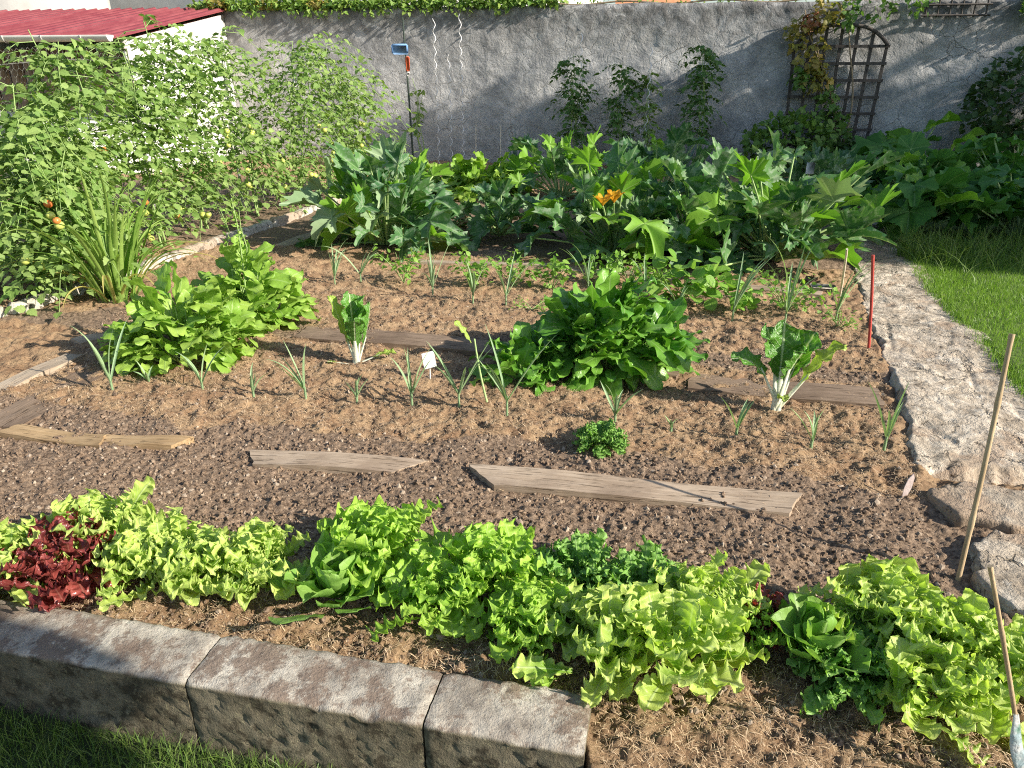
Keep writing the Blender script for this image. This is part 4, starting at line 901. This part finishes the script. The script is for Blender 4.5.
# tomatoes
def tomato(c, h, rx, n, label, mat='tom', fruit=0, cane=True, name='tomato_plant', lsz=.065, group='tomato plants along the fence', low=.12, topthin=True, ry=None):
    c = np.asarray(c, float); t = thing(name, c, label, 'tomato plant', group); ms = MB(); m = MB(); ry = ry or rx
    nst = 3; stems = []
    for k in range(nst):
        u = np.linspace(0, 1, 9); w = rng.normal(0, .25, 2)*rx; ph = rng.uniform(0, 6); hk = h*rng.uniform(.8, 1.0) if k else h
        pts = c+np.stack([w[0]*u+.03*np.sin(u*8+ph), w[1]*u+.03*np.cos(u*7+ph), hk*u], -1); stems.append(pts); tube(ms, pts, np.linspace(.009, .003, 9), 6, cap=False)
    PP, XX, NN, SS = [], [], [], []
    for i in range(n):
        st = stems[rng.integers(nst)]; q = low+(1-low)*rng.uniform(0, 1)**.85; k = q*8; i0 = min(int(k), 7); b = st[i0]+(st[i0+1]-st[i0])*(k-i0)
        az = rng.uniform(0, 2*pi); rr = (1-(.55*q**2 if topthin else 0)); L = rng.uniform(.5, 1.1)*rr*np.hypot(rx*cos(az), ry*sin(az))*1.05; e0 = radians(rng.uniform(0, 45)); K = 7; u = np.linspace(0, 1, K)[:, None]
        D = np.array([cos(az), sin(az), 0]); pts = b+D*L*u*cos(e0)+np.array([0, 0, 1])*(L*sin(e0)*u-L*.9*u**2*rng.uniform(.5, 1.2)); 
        if i % 2 == 0: tube(ms, pts[::2], [.003, .0025, .002, .0015], 4, cap=False)
        Sd = np.array([-sin(az), cos(az), 0])
        for k2 in range(2, K):
            for s in ((-1, 1) if k2 < K-1 else (0,)):
                PP.append(pts[k2]+Sd*s*.006); XX.append(D*(.5 if s else 1)+Sd*s+[0, 0, -.35+rng.normal(0, .35)]); NN.append(np.array([0, 0, 1])+rng.normal(0, .4, 3)+D*.4); SS.append(lsz*rng.uniform(.6, 1.35)*(1.25 if s == 0 else 1))
    scatter(m, 'tooth', PP, np.array(XX), np.array(NN), np.array(SS)); ms.build('stems', M['stem'], t); m.build('foliage', M[mat], t)
    for k in range(fruit):
        st = stems[k % nst]; q = rng.uniform(.12, .6); b = st[int(q*8)]+np.array([rng.uniform(-.5, .9)*rx*.6, -rng.uniform(.6, 1.0)*ry*.8, 0])
        for j in range(rng.integers(1, 4)):
            mf = MB(); blob(mf, b+rng.normal(0, .028, 3), .026*rng.uniform(.8, 1.15), 0, 12, 8, .9); mf.build('tomato_fruit', M['tomG'] if rng.uniform() < .93 else M['tomR'], t)
    return t
fr = lambda y: np.interp(y, [p[1] for p in ks], [p[0] for p in ks])
TM = [((-3.12, 4.75), 1.22, .40, 100, 2, 'leafy tomato plant at the far left edge of the picture'), ((-2.86, 4.62), 1.0, .36, 90, 0, 'low bushy tomato plant beside the strap-leaved plant'), ((-3.0, 5.35), 1.52, .32, 110, 2, 'tall tomato plant climbing above the gutter line at left'),
      ((-3.55, 5.6), 1.12, .42, 110, 0, 'tomato plant half hidden at the left behind the wire'), ((-2.88, 6.05), 1.5, .40, 110, 3, 'tomato plant before the corner of the shed boards'), ((-2.80, 6.75), 1.62, .40, 120, 5, 'tomato plant in front of the white shed wall'),
      ((-2.5, 7.4), 1.6, .42, 120, 5, 'tomato plant with green fruit right of the white shed wall'), ((-2.25, 8.1), 1.55, .44, 110, 5, 'tomato plant before the left stretch of the grey wall'), ((-1.85, 8.9), 1.5, .50, 130, 8, 'last tomato plant of the row with fruit hanging low')]
for (x, y), h, rx, n, fr_, lb in TM: tomato((x, y, 0), h*1.05, rx*1.3, int(n*1.8), lb, fruit=fr_+1, lsz=.058, topthin=False)
WT = [(578, 1.5, .32, 75, 'tomD', 'climbing tomato on the first spiral stake at the wall'), (622, 1.4, .28, 55, 'tomD', 'thin tomato plant right of the first wall tomato'), (648, 1.3, .2, 30, 'tom', 'sparse pale tomato plant on a white spiral stake'), (704, 1.6, .34, 75, 'tomD', 'dark tall tomato plant alone left of the trellis')]
for px, h, rx, n, mt, lb in WT: tomato(wallp(wall_at(px, .45), .45), h, rx, n, lb, mt, group='tomato plants at the wall', low=.3, topthin=False, fruit=0)
tomato(wallp(wall_at(420, .8), .8), 1.2, .18, 12, 'sparse tomato plant next to the dark post', 'tom', group=None, low=.4)

# spiral stakes
for px, zt, lb in ((437, 1.95, 'leftmost white spiral stake before the grey wall'), (450, 1.5, 'short white spiral stake between two taller ones'), (462, 2.0, 'tallest white spiral stake before the grey wall'), (579, 1.75, 'spiral stake carrying the first wall tomato'), (647, 1.6, 'white spiral stake with the sparse pale tomato')):
    c = wallp(wall_at(px, .5), .5); m = MB(); u = np.linspace(0, 1, 90); a = u*zt*2*pi/.17; tube(m, c+np.stack([.018*np.cos(a), .018*np.sin(a), zt*u], -1), .006, 5)
    tag(m.build('spiral_stake', M['alu']), lb, 'plant stake', 'spiral stakes at the wall')
# thin metal rods low at the wall
for px, lb in ((475, 'thin upright rod at the wall foot, right of the spiral stakes'), (500, 'second thin rod at the wall foot, left of the leek tufts')):
    c = wallp(wall_at(px, 1.), 1.); m = MB(); tube(m, [c, c+[0.01, 0, .62]], .008, 6); tag(m.build('metal_rod', M['metal']), lb, 'rod', 'thin rods at the wall foot')

# post with a blue box
pc = wallp(wall_at(411, 1.0), 1.0); t = thing('garden_post', pc, 'dark post with blue plate and red tag in front of the grey wall', 'post')
m = MB(); tube(m, [pc-[0, 0, .2], pc+[-.02, 0, 1.0], pc+[-.05, 0, 1.95]], [.016, .014, .010], 7); m.build('pole', M['postG'], t)
m = MB(); box(m, pc+[-.10, -.05, 1.56], (.22, .12, .13), .1, .02); m.build('blue_box', M['blue'], t)
m = MB(); box(m, pc+[-.005, -.05, 1.38], (.05, .03, .18), .1, .008); m.build('red_tag', M['redp'], t)
m = MB(); box(m, pc+[-.005, -.05, 1.255], (.048, .028, .05), .1, .006); m.build('white_tag', M['tagw'], t)

# wire fence behind the tomatoes
def wire_fence():
    a = np.array([-3.75, 4.0, 0]); b = np.array([-2.45, 9.0, 0]); L = np.linalg.norm(b-a); D = (b-a)/L; s = .045; H = 1.46
    t = thing('wire_fence', a, 'chicken wire fence with thin posts behind the tomato row', 'fence'); m = MB(); A, B = [], []
    nx = int(L/s); nz = int(H/(s*.9)); z0 = .02
    for j in range(nz):
        off = (j % 2)*.5; z = z0+j*s*.9
        for i in range(nx):
            x = (i+off)*s; A.append(a+D*x+[0, 0, z]); B.append(a+D*x+[0, 0, z+s*.45])
            A.append(a+D*x+[0, 0, z+s*.45]); B.append(a+D*(x+s*.5)+[0, 0, z+s*.9]); A.append(a+D*x+[0, 0, z+s*.45]); B.append(a+D*(x-s*.5)+[0, 0, z+s*.9])
    A, B = np.array(A), np.array(B)
    def wob(P):
        u = (P-a)@D; P = P.copy(); P += np.array([D[1], -D[0], 0])*((fbm(u*2, P[:, 2]*2, 81)-.5)*.09)[:, None]; P[:, 2] += (fbm(u*1.5, u*0, 82)-.5)*.1*P[:, 2]; return P
    segs(m, wob(A), wob(B), .0008, 3); m.build('wire_mesh', M['wire'], t)
    for k in range(5):
        m = MB(); p = a+D*(L*k/4); tube(m, [p-[0, 0, .2], p+[0, 0, H+.02]], .014, 6); m.build('post', M['metal'], t)
    m = MB(); 
    for z in (.7, H-.06): tube(m, [a+D*L*u+[0, 0, z+.02*sin(u*20)] for u in np.linspace(0, 1, 20)], .0018, 4)
    m.build('tension_wire', M['wire'], t)
wire_fence()

# strap leaved clump
def strap(c, n, L, w, label, yel=.15):
    t = thing('daylily', c, label, 'daylily'); m = MB(); az = rng.uniform(0, 2*pi, n); r = rng.uniform(0, .13, n); base = c+np.stack([np.cos(az)*r, np.sin(az)*r, 0*r], -1)
    el = radians(87)-rng.uniform(0, .4, n); LL = L*rng.uniform(.5, 1.1, n); nb = int(n*yel)
    leaves(m, base[nb:], az[nb:], el[nb:], LL[nb:], w, rng.uniform(.2, 1.9, n-nb), p_strap, 14, 5, .5, bexp=2.2); m.build('foliage', M['lily'], t)
    m = MB(); leaves(m, base[:nb], az[:nb], el[:nb]-.3, LL[:nb]*.8, w*.8, rng.uniform(1, 2.3, nb), p_strap, 14, 5, .5, bexp=1.8); m.build('yellowed_leaves', M['lilyY'], t)
strap(G(118, 300), 80, .92, .016, 'clump of long strap leaves, green and yellow, at the left kerb')

# shrubs, vines and ivy on the wall
def leafcloud(m, c, rad, n, kind, size, mat=0, hang=0., hollow=.3):
    d = nrm(rng.normal(0, 1, (n, 3))); r = rng.uniform(hollow, 1, n)**(1/2.2); lump = .75+.45*fbm(d[:, 0]*2.3+c[0], d[:, 1]*2.3+d[:, 2]*3.1, 91)
    P = c+d*np.asarray(rad)*(r*lump)[:, None]; X = d+rng.normal(0, .8, (n, 3))-[0, 0, hang]; scatter(m, kind, P, X, d*.7+rng.normal(0, .5, (n, 3))+[0, -.2, .8], size*rng.uniform(.6, 1.35, n), mat)
    return P
def bush(name, c, rad, n, kind, size, mat, label, cat, stems=7, group=None):
    c = np.asarray(c, float); t = thing(name, [c[0], c[1], 0], label, cat, group); m = MB(); P = leafcloud(m, c, rad, n, kind, size); m.build('foliage', M[mat], t)
    m = MB()
    for i in range(stems):
        e = P[rng.integers(n)]; b = np.array([c[0]+rng.normal(0, .05), c[1]+rng.normal(0, .05), -.02]); tube(m, [b, b+(e-b)*.5+rng.normal(0, .04, 3), e], [.012, .008, .003], 5, cap=False)
    (m.build('stems', M['twig'], t) if m.v else None); return t
bush('rose_bush', wallp(wall_at(795, .6), .6, .42), (.62, .4, .40), 900, 'round', .075, 'shrub', 'leafy green bush at the foot of the trellis', 'bush')
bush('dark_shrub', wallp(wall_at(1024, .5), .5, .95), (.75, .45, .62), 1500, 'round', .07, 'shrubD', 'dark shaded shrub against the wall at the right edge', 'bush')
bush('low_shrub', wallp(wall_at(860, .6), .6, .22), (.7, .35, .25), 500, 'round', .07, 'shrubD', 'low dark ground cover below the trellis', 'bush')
# vine over the trellis
tv = wallp(wall_at(818, .2), .2); t = thing('climbing_vine', tv, 'climbing vine with yellow and reddish leaves on the trellis', 'vine')
m = MB(); cl = [(788, 1.75, .20, 70, 0), (803, 1.45, .24, 95, 0), (812, 1.2, .2, 70, 0), (826, .95, .2, 60, 2), (812, 2.0, .22, 90, 0), (798, 1.9, .12, 50, 1), (836, .7, .18, 70, 2), (845, .40, .2, 80, 2), (835, 1.95, .2, 60, 2), (865, 2.12, .25, 60, 2), (900, 2.12, .2, 40, 2), (796, 1.2, .16, 50, 2)]
for px, z, r, n, k in cl: leafcloud(m, wallp(wall_at(px, .22), .22, z), (r, .12, r), n, 'ivy', .075, k, .4, .0)
m.build('foliage', [M['vineY'], M['vineR'], M['shrub']], t); m = MB()
for px0, px1, z1 in ((838, 800, 2.0), (840, 845, 2.05), (836, 815, 1.7)):
    a = wallp(wall_at(px0, .18), .18, -.02); b = wallp(wall_at(px1, .18), .16, z1); tube(m, [a+(b-a)*u+WD*.12*sin(u*5)+[0, 0, .12*sin(u*3)] for u in np.linspace(0, 1, 12)], np.linspace(.016, .006, 12), 6)
m.build('woody_stem', M['twig'], t)
# ivy on the wall top
t = thing('ivy', wallp(-2, .1, 0), 'green ivy growing along the top of the wall above the tomatoes', 'ivy'); m = MB()
for s in np.arange(wall_at(215), wall_at(560), .16):
    k = fbm(np.array([s*1.1]), np.array([0.]), 92)[0]; leafcloud(m, wallp(s, -.12+.16*k, 2.16+.05*k), (.17, .15, .08), int(60+70*k), 'ivy', .06, 0 if rng.uniform() < .85 else 1, .3, 0)
for s in np.arange(-4.2, -.1, .33): 
    for z in (0,): leafcloud(m, wallp(s+rng.normal(0, .1), .08, 2.08-z), (.12, .07, .07), 12, 'ivy', .055, 0, .8, 0)
for s in np.arange(wall_at(560), wall_at(1060), .22):
    leafcloud(m, wallp(s, -.2, 2.2), (.2, .12, .08), 14, 'ivy', .05, 0, .3, 0)
m.build('foliage', [M['ivy'], M['vineY']], t); m = MB()
tube(m, [wallp(s, -.12, 2.15+.02*sin(s*5)) for s in np.arange(-4.4, 5, .2)], .012, 5); m.build('woody_stem', M['twig'], t)
bush('hanging_creeper', wallp(wall_at(1015, .1), .1, 2.05), (.25, .12, .22), 260, 'ivy', .06, 'shrub', 'small green creeper hanging over the wall top at the right corner', 'creeper', 0)

# trellises
def trellis():
    s0, s1 = wall_at(786), wall_at(872); c = wallp((s0+s1)/2, .07, 0); t = thing('trellis', c, 'fan-shaped dark wooden trellis with arched top leaning on the wall', 'trellis'); w = (s1-s0); zb, zt = .28, 1.60
    def P(u, z):                              # u -.5..0.5, widening upwards
        k = .95+.08*(z-zb)/(zt-zb); return wallp((s0+s1)/2+u*w*k, .09, z)
    arch = lambda u: zt+.24*(1-(2*abs(u))**2.8)
    nvb = 7
    for i in range(nvb):
        u = -.5+i/(nvb-1); m = MB(); pa, pb = P(u, zb), P(u, arch(u) if 0 < i < nvb-1 else zt); d = pb-pa
        v = []; 
        for p in (pa, pb):
            for a in (-1, 1):
                for b in (-1, 1): v.append(p+WD*.019*a+WN*(.012*b))
        m.add(v, [[0, 1, 5, 4], [2, 6, 7, 3], [0, 4, 6, 2], [1, 3, 7, 5], [4, 5, 7, 6], [0, 2, 3, 1]]); m.build('upright', M['trellis'], t, False)
    for z in np.arange(.36, 1.64, .205):
        m = MB(); pa, pb = P(-.53, z), P(.53, z); v = []
        for p in (pa, pb):
            for a in (-1, 1):
                for b in (-1, 1): v.append(p+np.array([0, 0, .018*a])+WN*(.024+.011*b))
        m.add(v, [[0, 4, 5, 1], [2, 3, 7, 6], [0, 2, 6, 4], [1, 5, 7, 3], [4, 6, 7, 5], [0, 1, 3, 2]]); m.build('crossbar', M['trellis'], t, False)
    m = MB(); pts = [P(u, arch(u))+WN*.045 for u in np.linspace(-.5, .5, 24)]; tube(m, pts, .024, 6); m.build('arch', M['trellis'], t)
trellis()
def trellis2():
    s0, s1 = wall_at(905), wall_at(962); t = thing('small_trellis', wallp((s0+s1)/2, .05, 1.9), 'small dark lattice at the wall top right of the arched trellis', 'trellis'); m = MB()
    for s in np.linspace(s0, s1, 6): tube(m, [wallp(s, .05, 1.92), wallp(s, .05, 2.25)], .012, 4)
    m.build('uprights', M['trellis'], t); m = MB()
    for z in (1.94, 2.06, 2.18): tube(m, [wallp(s0-.05, .07, z), wallp(s1+.05, .07, z)], .012, 4)
    m.build('crossbars', M['trellis'], t)
trellis2()

# ------------------------------------------------------------------ sticks, tags
def cane(name, a, b, r0, r1, mat, label, nodes=0, group=None):
    m = MB(); a = np.asarray(a); b = np.asarray(b); K = 24; u = np.linspace(0, 1, K); rr = r0+(r1-r0)*u
    if nodes: rr = rr*(1+.22*(np.abs(((u*nodes+.5) % 1)-.5) < .05)); 
    tube(m, a+(b-a)*u[:, None]+np.sin(u*pi)[:, None]*np.array([.004, 0, 0]), rr, 8); return tag(m.build(name, M[mat]), label, 'stick', group)
ct = AY(1012, 334, 1.95); cane('bamboo_cane', G(959, 578)-[0, 0, .03], ct, .0075, .0068, 'cane', 'tall brown bamboo cane leaning right beside the stone slabs', 4, 'garden canes')
c2b = G(1030, 800)-[0, 0, .02]; c2t = AY(990, 566, 1.12); cane('bamboo_cane', c2b, c2t, .0052, .0042, 'cane', 'bamboo cane with a plastic bag at its foot, bottom right corner', 4, 'garden canes')
t3 = AY(873, 255, 3.70); cane('red_stick', G(869, 350)-[0, 0, .02], t3, .008, .008, 'redstick', 'thin red stick standing at the edge of the stone path')
t4 = AY(847, 249, 4.05); cane('pale_stick', G(838, 305), t4, .007, .006, 'palecane', 'pale stick at the right end of the back row')
m = MB(); p0 = c2b+(c2t-c2b)*.02+[0, -.01, 0]; p1 = c2b+(c2t-c2b)*.42; K = 18; V = []; dd = nrm(p1-p0)
for k, u in enumerate(np.linspace(0, 1, K)):
    w = .021*(1-.75*u**1.6); p = p0+(p1-p0)*u; V.append([p+np.array([cos(a), .3*sin(a), 0])*w*(1+.15*sin(3*a+u*9))+np.array([.006*sin(u*7), -.004, 0]) for a in np.linspace(0, 2*pi, 17)[:-1]])
V = np.array(V); i = np.arange(K-1)[:, None]*16; j = np.arange(16)[None]; m.add(V, np.stack([i+j, i+(j+1) % 16, i+16+(j+1) % 16, i+16+j], -1).reshape(-1, 4)); tag(m.build('plastic_bag', M['bag']), 'crumpled clear plastic bag with green print round the cane foot', 'bag')
# white plant label
c = G(430, 378); t = thing('plant_label', c, 'white plastic plant label stuck in the mulch by the dark plank', 'plant label')
m = MB(); tube(m, [c-[0, 0, .02], c+[0.002, 0, .07]], .003, 5); m.build('stem', M['tagw'], t)
m = MB(); c_ = c+[0, -.004, .095]; X = nrm(np.array([1., .1, .25])); Zz = nrm(np.array([-.2, .35, 1.])); Yy = np.cross(Zz, X); v = [c_+X*sx*.030+Zz*sz*.038+Yy*sy*.0015 for sx in (-1, 1) for sy in (-1, 1) for sz in (-1, 1)]
m.add(v, [[0, 1, 3, 2], [4, 6, 7, 5], [0, 4, 5, 1], [2, 3, 7, 6], [0, 2, 6, 4], [1, 5, 7, 3]]); m.build('card', M['tagw'], t, False)
m = MB(); c = G(905, 495); o_ = np.array([(-.008, -.01), (-.013, .03), (-.010, .065), (.002, .088), (.010, .07), (.013, .03), (.006, -.01)]); V = [[c[0]+x+.12*z, c[1]+y, z] for y in (-.0015, .0015) for x, z in o_]
m.add(V, [[i, i+1, i+8, i+7] for i in range(6)]); m.add(V, [[0, i, i+1] for i in range(1, 6)]); m.add(V, [[7, 8+i, 7+i] for i in range(1, 6)]); tag(m.build('faded_tag', M['pink'], smooth=False), 'faded pinkish tag standing upright beside the stone slab', 'tag')
for px, py, lb in ((790, 168, 'white tag among the shaded courgette leaves near the trellis'), (757, 142, 'small white tag on a stick at the wall left of the trellis')):
    p = AY(px+20, py, 7.6 if py > 150 else 10.2); t = thing('white_tag', [p[0], p[1], 0], lb, 'tag', 'white tags in the back beds'); m = MB(); tube(m, [[p[0], p[1], 0], p], .005, 5); m.build('stick', M['cane'], t)
    m = MB(); box(m, p+[0, -.01, 0], (.09, .004, .11), .2, .001); m.build('card', M['tagw'], t)
# pieces of slate and brick near the path end
m = MB(); c = G(822, 292); box(m, c+[0, 0, .03], (.16, .10, .03), -.2, .006, jit=.003); tag(m.build('slate_piece', M['kerb']), 'pale grey slate piece at the end of the back lath', 'slate')
m = MB(); c = G(812, 283); box(m, c+[0, .03, .015], (.10, .06, .04), .5, .012, jit=.006); tag(m.build('brick_piece', M['plankD']), 'reddish brick fragment left behind the slate piece', 'brick')

# ------------------------------------------------------------------ trees whose shade falls over the garden
def tree(x, y, h, blobs, n, size, label):
    t = thing('tree', (x, y, -.2), label, 'tree', 'trees beside the garden'); m = MB()
    tube(m, [[x, y, -.3], [x+.1, y, h*.3], [x-.05, y+.1, h*.55], [x, y, h*.9]], [.22, .17, .12, .03], 10)
    for (bx, by, bz, r) in blobs: tube(m, [[x, y, h*.25], [(x+bx)/2, (y+by)/2, (h*.3+bz)/2], [bx, by, bz]], [.09, .06, .02], 6)
    m.build('trunk', M['bark'], t); m = MB()
    for (bx, by, bz, r) in blobs: leafcloud(m, np.array([bx, by, bz]), (r, r, r*.85), n, 'round', size, 0, .3, .1)
    m.build('crown', M['tree'], t)
SUN = np.array([.805, -.362, .469]); SUN /= np.linalg.norm(SUN)
def up_sun(x, y, z, t): return np.array([x, y, z])+SUN*t
# points of the garden that lie in shade: crowns stand sunwards of them
def shade_tree(targets, dist, label, n=900, size=.22):
    bl = []
    for (x, y, z, r) in targets:
        q = up_sun(x, y, z, dist+rng.uniform(-.8, .8)); bl.append((q[0], q[1], q[2], r))
    cx = np.mean([b[0] for b in bl]); cy = np.mean([b[1] for b in bl]); tree(cx, cy, max(b[2] for b in bl), bl, n, size, label)
shade_tree([(3.6, 7.0, .3, 1.1), (4.8, 7.0, .2, 1.2), (2.2, 7.2, .4, 1.0), (5.8, 7.3, .3, 1.3), (4.2, 8.3, .5, 1.2)], 12.5, 'leafy tree right of the garden shading the pumpkins')
shade_tree([(3.8, 9.6, .9, 1.3), (5.2, 9.4, 1.1, 1.2), (2.2, 9.8, .8, 1.2), (.9, 10.0, .9, 1.0), (6.6, 9.2, 1.2, 1.2)], 12.5, 'leafy tree right of the garden shading the wall', 560)
shade_tree([(-1.3, 1.10, 0, .40), (-1.9, 1.33, 0, .44), (-2.6, 1.6, 0, .5), (-.8, .84, -.1, .28), (-.45, .68, -.1, .22), (-1.6, .8, -.1, .5)], 5.0, 'small leafy tree added out of view behind the photographer to shade the border', 4200, .07)  # unseen caster, added to shade the left end of the border
shade_tree([(-.2, 10.8, .8, .8), (.5, 10.4, 1.5, .6), (3.0, 9.9, 1.6, .8)], 13, 'thin tree beyond the garden shading the wall middle', 420)
shade_tree([(4.3, 5.6, .1, .7), (3.3, 5.9, .1, .55), (5.3, 5.45, .1, .8), (6.3, 5.8, .1, .8)], 12, 'low tree at the lawn edge shading the tall grass', 900)

# ------------------------------------------------------------------ camera, light, world
cd = bpy.data.cameras.new('camera'); cam = bpy.data.objects.new('camera', cd); C.objects.link(cam); S.camera = cam
cam.location = (0, 0, EYE); cam.rotation_euler = (pi/2-PITCH, 0, 0); cd.sensor_width = 36; cd.lens = 36*F_PX/1024; cd.clip_end = 1000; cd.clip_start = .02
el_s = math.asin(SUN[2]); az_s = math.atan2(SUN[0], SUN[1])
ld = bpy.data.lights.new('sun', 'SUN'); ld.energy = 4.9; ld.angle = radians(.53); ld.color = (1, .92, .80)
so = bpy.data.objects.new('sun', ld); C.objects.link(so)
from mathutils import Vector
so.rotation_euler = Vector(SUN).to_track_quat('Z', 'Y').to_euler(); so.location = (6, -3, 8)
w = bpy.data.worlds.new('World'); S.world = w; w.use_nodes = True; nt = w.node_tree; nt.nodes.clear()
sk = nt.nodes.new('ShaderNodeTexSky'); sk.sky_type = 'NISHITA'; sk.sun_disc = False; sk.sun_elevation = el_s; sk.sun_rotation = az_s; sk.air_density = 1.; sk.dust_density = 1.
bg = nt.nodes.new('ShaderNodeBackground'); bg.inputs[1].default_value = .10; ow = nt.nodes.new('ShaderNodeOutputWorld'); nt.links.new(sk.outputs[0], bg.inputs[0]); nt.links.new(bg.outputs[0], ow.inputs[0])
S.view_settings.view_transform = 'Standard'; S.view_settings.look = 'None'; S.view_settings.exposure = .80; S.view_settings.gamma = 1
S.render.engine = 'CYCLES'; S.cycles.max_bounces = 5; S.cycles.transparent_max_bounces = 6; S.cycles.use_denoising = False; S.cycles.filter_width = 1.1; S.cycles.sample_clamp_indirect = 4; S.cycles.caustics_reflective = False; S.cycles.caustics_refractive = False
